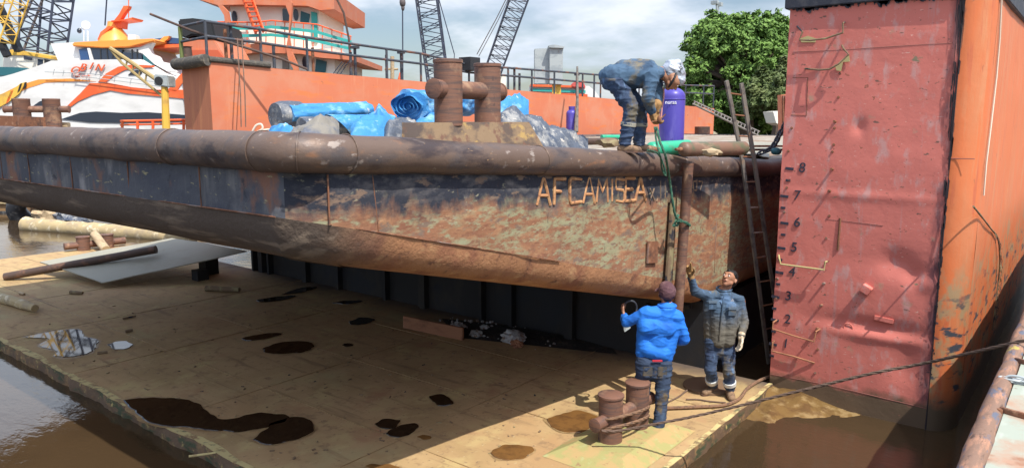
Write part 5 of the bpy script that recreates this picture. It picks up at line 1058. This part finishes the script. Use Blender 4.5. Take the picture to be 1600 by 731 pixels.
# ------------------------------------------------------------------ big tree, mast, container and yard at the right
def tree(name, label, trunk_base, trunk_top, clumps, n_leaf, ls, m_, group='trees on the far shore'):
    t = thing(name, label, 'tree', trunk_base, group)
    m = MB(); tb, tt = V(trunk_base), V(trunk_top); m.tube([tb, (tb+tt)/2+RIGHT*.2, tt], [.7, .5, .35], 10)
    for c, r in clumps: m.tube([tb+(tt-tb)*random.uniform(.5, 1), (tt+V(c))/2 - UP*.4, V(c)], [.28, .18, .06], 6)
    m.build('trunk', 'bark', t)
    vs = []; fs = []; tot = sum(r**2 for c, r in clumps)
    for c, r in clumps:
        c = V(c); nsub = max(8, int(26*r*r/ (tot/len(clumps))))
        subs = []
        for _ in range(nsub):
            d = V((random.gauss(0, 1), random.gauss(0, 1), random.gauss(0, 1))).normalized(); subs.append((c + V((d.x*r, d.y*r, d.z*r*.8))*random.uniform(.55, 1.02), random.uniform(.16, .34)*r))
        for _ in range(int(n_leaf*r*r/tot)):
            sc, sr = random.choice(subs); d = V((random.gauss(0, 1), random.gauss(0, 1), random.gauss(0, .8))); d = d.normalized()*random.random()**.5
            p = sc + d*sr; nrm = (d*.5 + (p-c).normalized()*.5 + UP*.55 + V((random.gauss(0, .5),)*1 + (random.gauss(0, .5), random.gauss(0, .5)))).normalized()
            u = nrm.orthogonal().normalized(); q = nrm.cross(u); a = random.random()*6.28; u, q = u*cos(a)+q*sin(a), q*cos(a)-u*sin(a); s = ls*random.uniform(.6, 1.3); k = len(vs)
            vs += [p-u*s, p-q*s*.45-nrm*s*.1, p+u*s, p+q*s*.45-nrm*s*.1]; fs.append((k, k+1, k+2, k+3))
    finish('crown', vs, fs, m_, t, smooth=False, recalc=False); return t
TDp = 62.
cen = at_d(1165, 118, TDp+2); cl = []; rs_ = random.Random(5)
for k in range(120):
    th, ph = rs_.uniform(0, 2*pi), math.acos(rs_.uniform(-.8, 1)); d_ = RIGHT*cos(th)*sin(ph) + FWD*sin(th)*sin(ph) + UP*cos(ph); q_ = rs_.uniform(.72, .98)
    cl.append((cen + RIGHT*d_.dot(RIGHT)*6.1*q_ + FWD*d_.dot(FWD)*5.2*q_ + UP*d_.z*5.3*q_, rs_.uniform(.95, 1.65)))
tree('rain_tree', 'large dense round crowned green tree behind the orange wall and ladder', V((at_d(1165, 205, TDp).x, at_d(1165, 205, TDp).y, .5)), at_d(1165, 120, TDp), cl, 95000, .20, 'leaf')
cl = [((at_d(x, y, 54+dz)), r) for x, y, dz, r in ((1215, 130, 0, 1.7), (1195, 150, 0, 1.5), (1225, 160, 1, 1.6), (1235, 120, 1, 1.6), (1175, 168, 1, 1.1))]
tree('olive_tree', 'smaller olive green tree in front of the large tree next to the red wall', V((at_d(1215, 205, 54).x, at_d(1215, 205, 54).y, .5)), at_d(1215, 150, 54), cl, 16000, .19, 'leaf2')
cl = [((at_d(x, y, 66+dz)), r) for x, y, dz, r in ((1080, 178, 0, 2.0), (1110, 186, 0, 2.0), (1150, 188, 0, 2.2), (1195, 188, 0, 2.4), (1235, 185, 0, 2.4), (1060, 186, 2, 1.8), (1270, 185, 2, 2.6), (1090, 165, 0, 2.0), (1125, 165, 0, 2.2), (1160, 165, 0, 2.2), (1200, 160, 0, 2.4), (1240, 150, 1, 2.4), (1225, 100, 2, 2.6), (1240, 60, 3, 2.0), (1255, 120, 3, 2.6))]
tree('shore_bush', 'dark undergrowth at the foot of the large tree', V((at_d(1150, 205, 66).x, at_d(1150, 205, 66).y, .5)), at_d(1150, 195, 66), cl, 52000, .22, 'leaf')
t = thing('floodlight_mast', 'floodlight mast poking out above the top of the large tree', 'light mast', at_d(1120, 200, 80.)); m = MB(); m.tube([at_d(1122, 200, 80.), at_d(1121, 2, 80.)], .18, 8); m.build('pole', 'galv', t); m = MB(); m.box(at_d(1117, 4, 80.), (.7, .5, .35)); m.box(at_d(1124, 7, 80.), (.6, .5, .35)); m.build('lamp_head', 'galv', t, smooth=False)
t = thing('orange_container', 'rusty orange container stack end beside the red wall', 'container', at_d(1228, 205, 40.)); slab([(1221, 148), (1240, 146), (1240, 208), (1222, 208)], 40., .6).build('container_body', 'coral', t, smooth=False)
m = MB()
for x in (1223.5, 1227, 1230.5): m.prism(px_poly([(x, 149), (x+1.4, 149), (x+1.4, 207), (x, 207)], 39.9), FWD*.12)
m.build('corrugation', 'rust', t, smooth=False)
t = thing('white_shed', 'small white shed wall under the olive tree', 'shed', at_d(1215, 200, 50.)); slab([(1208, 174), (1222, 173), (1222, 196), (1213, 192)], 50., 2.).build('shed_wall', 'cream', t, smooth=False)

# ------------------------------------------------------------------ people
def voxel(name, caps, vox, m_, parent, smooth=3, fold=0., fsc=(9, 9, 14), extra=None):
    m = MB()
    for cpt in caps:
        if cpt[0] == 'b': m.blob(cpt[1], cpt[2], 3, 0, 1, cpt[3] if len(cpt) > 3 else None)
        else: m.cone(cpt[0], cpt[1], cpt[2], cpt[3], 14)
    o = finish('tmp', m.v, m.f, m_, None, None, True)
    md = o.modifiers.new('r', 'REMESH'); md.mode = 'VOXEL'; md.voxel_size = vox
    if smooth: ms = o.modifiers.new('s', 'SMOOTH'); ms.iterations = smooth; ms.factor = .5
    me = bpy.data.meshes.new_from_object(o.evaluated_get(bpy.context.evaluated_depsgraph_get()))
    n = len(me.vertices); co = np.empty(n*3); me.vertices.foreach_get('co', co); nr = np.empty(n*3); me.vertex_normals.foreach_get('vector', nr); co = co.reshape(-1, 3); nr = nr.reshape(-1, 3)
    fs = [tuple(f.vertices) for f in me.polygons]; bpy.data.objects.remove(o)
    if fold:
        for i in range(n):
            p = V(co[i]); q = V((p.x*fsc[0], p.y*fsc[1], p.z*fsc[2])); q2 = V((q.x*.5+q.z*.5, q.y*.5+q.z*.3, q.z*.9-q.x*.4)); e = fold*(.2*noise.noise(q*.7) + 1.5*((1-abs(noise.noise(q2*1.1+V((3, 3, 3)))))**5-.35) + .8*((1-abs(noise.noise(q2*2.1+V((7, 3, 1)))))**5-.35))
            co[i] += nr[i]*e
    return finish(name, [V(c) for c in co], fs, m_, parent, recalc=False, angle=80)
def hand_caps(wr, d, n, th, s=1., curl=.5, rad=.0105, spread=.15):
    """wrist, finger direction, palm normal (fingers curl towards it), thumb side"""
    d, n = V(d).normalized(), V(n).normalized(); n = (n-d*n.dot(d)).normalized(); sdv = d.cross(n); sdv = sdv if sdv.dot(V(th)) > 0 else -sdv
    caps = []; wr = V(wr)
    for i, (off, ln) in enumerate(((.030, .070), (.011, .078), (-.009, .073), (-.028, .058))):
        k = wr + d*.082*s + sdv*off*s; caps.append((wr + sdv*off*.6*s, k, .015*s, .0125*s)); p = k; dirn = (d + sdv*spread*off/.03).normalized(); cu = curl[i] if isinstance(curl, (list, tuple)) else curl
        for j, fr in enumerate((.48, .30, .22)):
            ax = n; ang = cu*(j+.6)*.75; dd = (dirn*cos(ang) + ax*sin(ang)).normalized(); e = p + dd*ln*fr*1.15*s; caps.append((p, e, rad*s*(1-.07*j), rad*s*(.93-.08*j))); p = e
    t0 = wr + d*.022*s + sdv*.024*s; d1 = (d*.65+sdv*.75+n*.25).normalized(); t1 = t0 + d1*.045*s; d2 = (d*.85+sdv*.35+n*.4).normalized(); t2 = t1+d2*.032*s; t3 = t2 + (d*.9+n*.45).normalized()*.024*s
    caps += [(t0, t1, .0155*s, .0125*s), (t1, t2, .0125*s, .0115*s), (t2, t3, .0115*s, .009*s)]
    return caps
def head_caps(c, f, u, s=1.):
    c, f, u = V(c), V(f).normalized(), V(u).normalized(); u = (u-f*u.dot(f)).normalized(); r = f.cross(u)
    return [(c-f*.028*s+u*.016*s, c+f*.028*s+u*.014*s, .082*s, .076*s), (c+f*.04*s-u*.045*s, c+f*.052*s-u*.088*s, .052*s, .030*s), (c+r*.035*s+f*.02*s-u*.055*s, c+f*.06*s-u*.088*s, .036*s, .026*s), (c-r*.035*s+f*.02*s-u*.055*s, c+f*.06*s-u*.088*s, .036*s, .026*s),
            (c+f*.092*s+u*.015*s, c+f*.114*s-u*.022*s, .011*s, .017*s), (c+f*.085*s-u*.055*s-r*.012*s, c+f*.085*s-u*.055*s+r*.012*s, .014*s, .014*s), (c+f*.082*s+u*.032*s-r*.035*s, c+f*.082*s+u*.032*s+r*.035*s, .016*s, .016*s),
            (c+r*.082*s-u*.0*s-f*.01*s, c+r*.086*s-u*.035*s-f*.002*s, .014*s, .010*s), (c-r*.082*s-f*.01*s, c-r*.086*s-u*.035*s-f*.002*s, .014*s, .010*s)], r, u
def face_parts(c, f, u, r, s, parent):
    for k in (-1, 1):
        m = MB(); m.blob(c+f*.093*s+u*.008*s+r*k*.031*s, (.012*s,)*3, 2, 0); e = m.build('eye', 'eyewhite', parent); m = MB(); m.blob(c+f*.1015*s+u*.010*s+r*k*.031*s, (.0065*s,)*3, 2, 0); m.build('iris', 'eye', e)
        m = MB(); m.cone(c+f*.098*s+u*.030*s+r*k*.016*s, c+f*.090*s+u*.030*s+r*k*.046*s, .0055*s, .004*s, 8); m.build('eyebrow', 'hair', parent)
    m = MB(); m.cone(c+f*.097*s-u*.055*s-r*.018*s, c+f*.097*s-u*.055*s+r*.018*s, .006*s, .006*s, 8); m.build('mouth', 'lip', parent)
def limb(a, b, c, r0, r1, r2): return [(V(a), V(b), r0, r1), (V(b), V(c), r1, r2)]
def boot(name, ank, toe_dir, parent, s=1., z0=0., m_='boot'):
    a = V(ank); d = V(toe_dir); d.z = 0; d.normalize(); h = V((a.x, a.y, z0+.045*s)); sd = d.cross(UP)
    voxel(name, [(a+UP*.04*s, h, .052*s, .050*s), (h-d*.045*s, h+d*.06*s, .046*s, .044*s), (h+d*.05*s+sd*.012*s, h+d*.145*s+sd*.008*s-UP*.012*s, .042*s, .036*s), (h+d*.05*s-sd*.012*s, h+d*.145*s-sd*.008*s-UP*.012*s, .042*s, .036*s)], .008, m_, parent, 2)
    P = [h - UP*(.045*s)]; m = MB(); ring = []
    for k in range(20):
        an = 2*pi*k/20; q = h + d*(.045*s + .155*s*cos(an)) + sd*.053*s*sin(an)*(1.0 if cos(an) > -.4 else .85); ring.append(V((q.x, q.y, z0)))
    m.prism(ring, UP*.022*s); m.build('sole', 'dpipe', parent, smooth=False)

# --- pointing man in the denim work clothes
g = at_z(1122, 618, 0); PM = thing('person', 'man in dirty blue work clothes pointing up at the barge with a gloved hand', 'person', V((g.x, g.y, 0)))
D = g.dot(FWD)
def J(x, y, dd=0.): return at_d(x, y, D+dd)
aL, aR = at_z(1113, 613, .0)+UP*.09, at_z(1140, 619, .0)+UP*.09
hipL, hipR = J(1112, 537, .0), J(1137, 538, .0); knL, knR = J(1110, 577, -.06), J(1139, 580, -.10)
shL, shR = J(1107, 462, .0), J(1158, 469, .05); neck = J(1131, 455, .03); hd = J(1140, 435, .0)
elL, wrL = J(1086, 455, -.10), J(1079, 430, -.18); elR, wrR = J(1163, 503, .02), J(1158, 525, -.14)
fv = (-FWD*.62 - RIGHT*.62 + UP*.52).normalized(); uv = (UP*.85 + RIGHT*.35 + FWD*.3)
hc, rv, uv = head_caps(hd, fv, uv, 1.0)
body = hc + [(neck+UP*.0, hd-UP*.03, .058, .056), (neck, J(1126, 520, .02), .08, .07), (shL, hipL, .045, .06), (shR, hipR, .045, .06)] + limb(shL, elL, wrL, .05, .04, .03) + limb(shR, elR, wrR, .05, .04, .03) + limb(hipL, knL, aL, .075, .05, .04) + limb(hipR, knR, aR, .075, .05, .04)
voxel('body', body, .0085, 'skin', PM, 2)
face_parts(hd, fv, uv, rv, 1.0, PM)
c = hd
voxel('hair', [(c-fv*.042+uv*.028, c+fv*.02+uv*.045, .079, .062), (c-fv*.05+uv*.0, c-fv*.03+uv*.05, .078, .07), (c+fv*.02+uv*.062, c+fv*.066+uv*.068, .038, .028), (c-fv*.06-uv*.035, c-fv*.045, .055, .07), (c+rv*.055-fv*.01+uv*.03, c+rv*.05+fv*.02+uv*.055, .036, .034), (c-rv*.055-fv*.01+uv*.03, c-rv*.05+fv*.02+uv*.055, .036, .034)], .008, 'hair', PM, 2, .006, (40, 40, 40))
hem = J(1124, 535, .0)
shirt = [(neck-UP*.03, J(1127, 500, .0), .10, .125), (shL+UP*.0, J(1111, 530, .0), .068, .085), (shR-RIGHT*.02, J(1137, 532, .02), .068, .085), (neck-UP*.02, shL, .06, .064), (neck-UP*.02, shR-RIGHT*.02, .06, .062), (J(1120, 480, -.05), J(1122, 530, -.05), .095, .105), (J(1142, 482, -.04), J(1136, 530, -.05), .095, .10), (J(1114, 500, .0), J(1142, 500, .02), .095, .095)]
shirt += limb(shL, elL, wrL+(elL-wrL)*.12, .064, .056, .043) + limb(shR-RIGHT*.02, elR, wrR+(elR-wrR)*.12, .062, .056, .045)
voxel('shirt', shirt, .0075, 'workshirt', PM, 7, .006, (7, 7, 9))
m = MB(); cl_ = [(neck + (RIGHT*cos(a) + FWD*sin(a)*.9)*.082 + UP*(.035+.015*sin(a)) for a in np.linspace(-2.0, pi+1.2, 20))]; m.tube(list(cl_[0]), .018, 8); m.build('collar', 'workshirt', PM)
tr = [(J(1124, 535, .0), J(1124, 548, .0), .115, .10), (J(1113, 533, -.02), J(1113, 548, .0), .10, .095), (J(1136, 535, .0), J(1136, 548, .0), .10, .095)] + limb(hipL, knL, aL+UP*.03, .092, .072, .068) + limb(hipR, knR, aR+UP*.03, .092, .072, .068)
voxel('trousers', tr, .010, 'denim', PM, 6, .007, (7, 7, 13))
for kn, an in ((knL, aL), (knR, aR)):
    a, b = kn+(an-kn)*.52, kn+(an-kn)*.70; m = MB(); m.lathe(a, b-a, [(.078, 0), (.081, .003), (.0795, (b-a).length), (.075, (b-a).length+.002)], 22); m.build('reflective_band', 'reflect', PM)
for xx, yy, nm, mm in ((1113, 461+15, 'shirt_pocket', 'workshirt'), (1144, 476+10, 'shirt_pocket', 'workshirt')):
    p = J(xx, yy, -.145); m = MB(); m.box(p, (.10, .02, .11), Matrix.Rotation(R(38), 3, 'Z')); m.build(nm, mm, PM, bevel=.006); m = MB(); m.box(p+UP*.04-FWD*.01, (.105, .02, .035), Matrix.Rotation(R(38), 3, 'Z')); m.build('pocket_flap', MT['pocketflap'], PM, bevel=.005)
m = MB(); m.prism([J(1141, 470, -.17), J(1147, 470, -.17), J(1145, 465, -.17)], -FWD*.004); m.build('chest_logo', 'mask', PM, smooth=False)
m = MB(); m.tube([J(1131, 462, -.13), J(1128, 490, -.165), J(1124, 530, -.155)], .010, 6); m.build('button_placket', 'workshirt', PM)
boot('boot', aL, -RIGHT*.8-FWD*.55, PM, 1.0); boot('boot', aR, -FWD*.95-RIGHT*.1, PM, 1.0)
gl = hand_caps(wrL, UP*.9-RIGHT*.3-FWD*.1, -RIGHT*.5-FWD*.7, RIGHT, 1.08, [.25, .9, 1.1, 1.2], .0125, .25) + [(wrL-(wrL-elL).normalized()*.035, wrL+UP*.02, .042, .034)]
voxel('work_glove', gl, .0055, 'glove', PM, 1)
gl = hand_caps(wrR, -UP*.93-FWD*.25-RIGHT*.12, -RIGHT*.9-FWD*.2, -FWD, 1.10, .45, .0125, .2) + [(wrR-(wrR-elR).normalized()*.03, wrR-UP*.02, .044, .036)]
voxel('work_glove', gl, .0055, 'glove_w', PM, 1)

# --- man in the royal blue jersey seen from behind
g = at_z(1022, 672, 0); BM = thing('person', 'man in a royal blue jersey and maroon cap standing with his back turned', 'person', V((g.x, g.y, 0)))
D = g.dot(FWD)+.02
aR = at_z(1029, 678, 0)+UP*.085; aL = at_z(1004, 660, 0)+UP*.085
hipL, hipR = J(1006, 572, .02), J(1037, 574, .0); knL, knR = J(1004, 618, .04), J(1034, 625, -.05)
shL, shR = J(1006, 489, .02), J(1061, 494, .02); neck = J(1042, 480, .03); hd = J(1042, 457, .07)
elL, wrL = J(979, 503, .10), J(975, 492, .34); elR, wrR = J(1070, 530, .02), J(1050, 534, .26)
fv = (FWD*.95 - RIGHT*.05 + UP*.12).normalized(); hc, rv, uv = head_caps(hd, fv, UP, .98)
# left hand turned to the shade, holding the mask rim
hl = hand_caps(J(975, 491, .30), UP*.35-RIGHT*.1+FWD*.5, RIGHT*.7+UP*.2, UP, .98, .9, .0095, .1)
hr = hand_caps(wrR, -RIGHT*.8+FWD*.5, FWD, UP, .98, .8, .0095, .1)
body = hc + [(neck, hd-UP*.04, .058, .056), (neck, J(1024, 556, .03), .08, .07), (shL, hipL, .045, .055), (shR, hipR, .045, .055)] + limb(shL, elL, wrL, .05, .04, .028) + limb(shR, elR, wrR, .05, .04, .028) + limb(hipL, knL, aL, .075, .05, .04) + limb(hipR, knR, aR, .075, .05, .04) + hl + hr
voxel('body', body, .0068, 'skin', BM, 1); face_parts(hd, fv, uv, rv, .98, BM)
voxel('hair', [(hd-fv*.05-UP*.03, hd-fv*.045+UP*.02, .055, .068), (hd-fv*.04-UP*.055, hd-fv*.04-UP*.03, .048, .055), (hd+rv*.06-UP*.02, hd-rv*.06-UP*.02, .034, .034)], .008, 'hair', BM, 2)
cpm = voxel('cap', [(hd-fv*.018+UP*.028, hd+fv*.025+UP*.035, .095, .088), (hd-fv*.045+UP*.012, hd-fv*.03+UP*.02, .080, .085)], .008, 'cap', BM, 3, .004, (20, 20, 20))
m = MB(); vs = []
for i in range(13):
    a = -1.15+2.3*i/12
    for rr in (.085, .165): vs.append(hd + (fv*cos(a) + rv*sin(a)*.8)*rr + UP*(.03 - .02*(rr > .1) - .02*abs(sin(a))))
m.add(vs + [p+UP*.006 for p in vs], [(2*i, 2*i+2, 2*i+3, 2*i+1) for i in range(12)] + [(26+2*i, 26+2*i+1, 26+2*i+3, 26+2*i+2) for i in range(12)] + [(2*i+1, 2*i+3, 26+2*i+3, 26+2*i+1) for i in range(12)]); b_ = m.build('cap_brim', 'cap', cpm)
sh = [(neck-UP*.03, J(1028, 530, .03), .105, .14), (shL, J(1005, 552, .02), .070, .085), (shR-RIGHT*.02, J(1038, 558, .02), .070, .095), (neck-UP*.03, shL, .065, .068), (neck-UP*.03, shR-RIGHT*.02, .065, .068), (J(1010, 510, -.02), J(1042, 512, -.02), .10, .10), (J(1014, 545, -.01), J(1034, 550, -.01), .105, .105), (J(1020, 505, .05), J(1020, 555, .05), .12, .115), (shL+RIGHT*.03, shR-RIGHT*.03, .082, .082)]
sh += limb(shL, elL, wrL+(elL-wrL)*.05, .064, .058, .042) + limb(shR-RIGHT*.02, elR, wrR+(elR-wrR)*.15, .066, .060, .045)
voxel('jersey', sh, .0075, 'royal', BM, 8, .0055, (6, 6, 8))
m = MB(); m.tube([neck + (RIGHT*cos(a)*.088 + FWD*sin(a)*.075) + UP*.022 for a in np.linspace(0, 2*pi, 24)], .02, 8); m.build('collar', 'royal', BM)
tr = [(J(1022, 566, .02), J(1022, 580, .02), .12, .11), (J(1007, 564, .0), J(1007, 580, .0), .10, .10), (J(1036, 566, .0), J(1036, 582, .0), .10, .10)] + limb(hipL, knL, aL+UP*.03, .098, .072, .068) + limb(hipR, knR, aR+UP*.03, .098, .072, .068)
voxel('jeans', tr, .010, 'jeans', BM, 6, .007, (7, 7, 13))
for xx in (1012, 1035):
    m = MB(); p = J(xx, 579, -.088); m.box(p, (.105, .018, .115), Matrix.Rotation(R(38), 3, 'Z')); m.build('back_pocket', MT['pocket'], BM, bevel=.006)
m = MB(); m.box(J(1027, 563, -.112), (.11, .014, .022), Matrix.Rotation(R(38), 3, 'Z')); m.build('undershirt', 'red_cloth', BM, bevel=.004)
boot('boot', aR, FWD*.5+RIGHT*.4-FWD*.2, BM, .98); boot('boot', aL, FWD, BM, .98)
# face shield held in his left hand
FS = thing('face_shield', 'clear welding face shield held up in the left hand of the man in blue', 'face shield', J(985, 480, .42))
m = MB(); c = J(985, 482, .36); 
m.tube([c + RIGHT*.075*cos(a) + UP*.10*sin(a) + FWD*.02*cos(2*a) for a in np.linspace(0, 2*pi, 26)], .010, 7); m.build('headband', 'rail', FS)
m = MB(); m.prism([J(972, 506, .3), J(980, 498, .3), J(988, 490, .36), J(985, 512, .32), J(976, 518, .3)], FWD*.006); m.build('visor', 'galv', FS, smooth=False)

# --- welder bending on the fender pipe
yb = at_d(985, 233, 7.6); WM = thing('person', 'welder bending over on the barge edge in a dirty blue suit and tan gloves', 'person', V((yb.x, yb.y, ztop(yb.y))))
D = 7.62; ks = 7.62/9.6
S_ = .86
aF = J(977, 222, -.06); aB = J(999, 218, .10)
zs = ztop(yb.y) - .012
aF = V((aF.x, aF.y, zs+.085)); aB = V((aB.x, aB.y, zs+.085))
hipF, hipB = J(962, 128, -.09), J(967, 126, .10); knF, knB = J(986, 168, -.08), J(1001, 170, .10)
shF, shB = J(1020, 118, -.12), J(1024, 114, .12); neck = J(1033, 113, .0); hd = J(1050, 124, .0)
elF, wrF = J(1012, 152, -.14), J(1018, 174, -.06); elB, wrB = J(1026, 150, .10), J(1026, 172, .04)
fv = (RIGHT*.55 - UP*.83).normalized(); hc, rv, uv = head_caps(hd, fv, RIGHT*.83+UP*.55, .88)
body = hc + [(neck, hd-RIGHT*.03, .052, .05), (J(970, 124), neck, .06, .06)] + limb(shF, elF, wrF, .045, .036, .026) + limb(shB, elB, wrB, .045, .036, .026) + limb(hipF, knF, aF, .07, .045, .035) + limb(hipB, knB, aB, .07, .045, .035)
voxel('body', body, .008, 'skin', WM, 2); face_parts(hd, fv, uv, rv, .88, WM)
sh = [(J(957, 119, -.06), J(1016, 113, -.07), .118, .095), (J(957, 119, .06), J(1016, 113, .07), .118, .095), (J(975, 110, .0), J(1012, 108, .0), .115, .10), (J(968, 124, .0), J(1000, 124, 0), .11, .09), (J(948, 118, .0), J(960, 118, 0), .08, .1), (shF, J(1030, 114, -.03), .075, .06), (shB, J(1030, 112, .03), .075, .06), (J(990, 122, -.04), J(1012, 126, -.05), .085, .07), (J(990, 122, .04), J(1012, 126, .05), .085, .07)]
sh += limb(shF, elF, wrF+(elF-wrF)*.05, .078, .066, .046) + limb(shB, elB, wrB+(elB-wrB)*.05, .078, .066, .046)
voxel('work_shirt', sh, .0075, 'weldshirt', WM, 7, .007, (8, 8, 8))
tr = [(J(956, 126, -.06), J(968, 134, -.06), .11, .09), (J(956, 126, .06), J(968, 134, .06), .11, .09), (J(953, 122, 0), J(972, 135, 0), .10, .09)] + limb(hipF, knF, aF+UP*.02, .098, .078, .066) + limb(hipB, knB, aB+UP*.02, .098, .078, .066)
voxel('trousers', tr, .010, 'denim', WM, 5, .009, (7, 7, 13))
for kn, an in ((knF, aF), (knB, aB)):
    a, b = kn+(an-kn)*.40, kn+(an-kn)*.50; m = MB(); m.lathe(a, b-a, [(.072, 0), (.080, .003), (.079, (b-a).length), (.07, (b-a).length+.002)], 20); m.build('reflective_band', mat('dull_tape', (.30, .29, .24), .6), WM)
boot('boot', aF, RIGHT-FWD*.1, WM, .92, zs); boot('boot', aB, RIGHT+FWD*.1, WM, .92, zs)
gl = hand_caps(wrF, -UP*.95+RIGHT*.25, RIGHT*.8+FWD*.3, FWD, 1.05, 1.1, .013, .1) + [(wrF+UP*.06, wrF, .054, .040)]
voxel('work_glove', gl, .006, 'glove', WM, 1)
gl = hand_caps(wrB, -UP*.95+RIGHT*.1, RIGHT*.5-FWD*.6, -FWD, 1.05, 1.1, .013, .1) + [(wrB+UP*.06, wrB, .054, .040)]
voxel('work_glove', gl, .006, 'glove', WM, 1)
mk = voxel('welding_hood', [(J(1047, 101), J(1058, 99), .055, .05), (J(1048, 106), J(1060, 112), .075, .070), (J(1055, 112), J(1062, 126), .062, .055), (J(1062, 102), J(1066, 122), .035, .04), (J(1044, 108), J(1046, 112), .07, .07)], .008, 'mask', WM, 3, .006, (12, 12, 12))
m = MB(); m.tube([hd + rv*.084*cos(a)*1.0 + (uv*.5 + fv*.0)*.17*0 + (RIGHT*.45+UP*.9)*.088*sin(a) for a in np.linspace(0, 2*pi, 22)], .012, 6); m.build('hood_strap', 'black', mk)
# electrode hose by the gloves
rope('gas_hose', 'pinkish hose hanging in front of the tall blue gas cylinder', [at_d(x, y, 7.7) for x, y in ((1030, 140), (1036, 138), (1037, 150), (1034, 170), (1032, 188), (1026, 192))], .010, mat('pink_hose', (.55, .26, .25), .6), twist=False)
m = MB(); m.tube([at_d(1018, 190, 7.5), at_d(1030, 188, 7.5), at_d(1040, 178, 7.5)], .007, 6); m.blob(at_d(1030, 187, 7.5), (.025, .02, .04), 2, .2); tag(m.build('welding_torch', 'rust', loc=at_d(1030, 188, 7.5)), 'small welding torch held in the welder\'s tan gloves', 'torch')
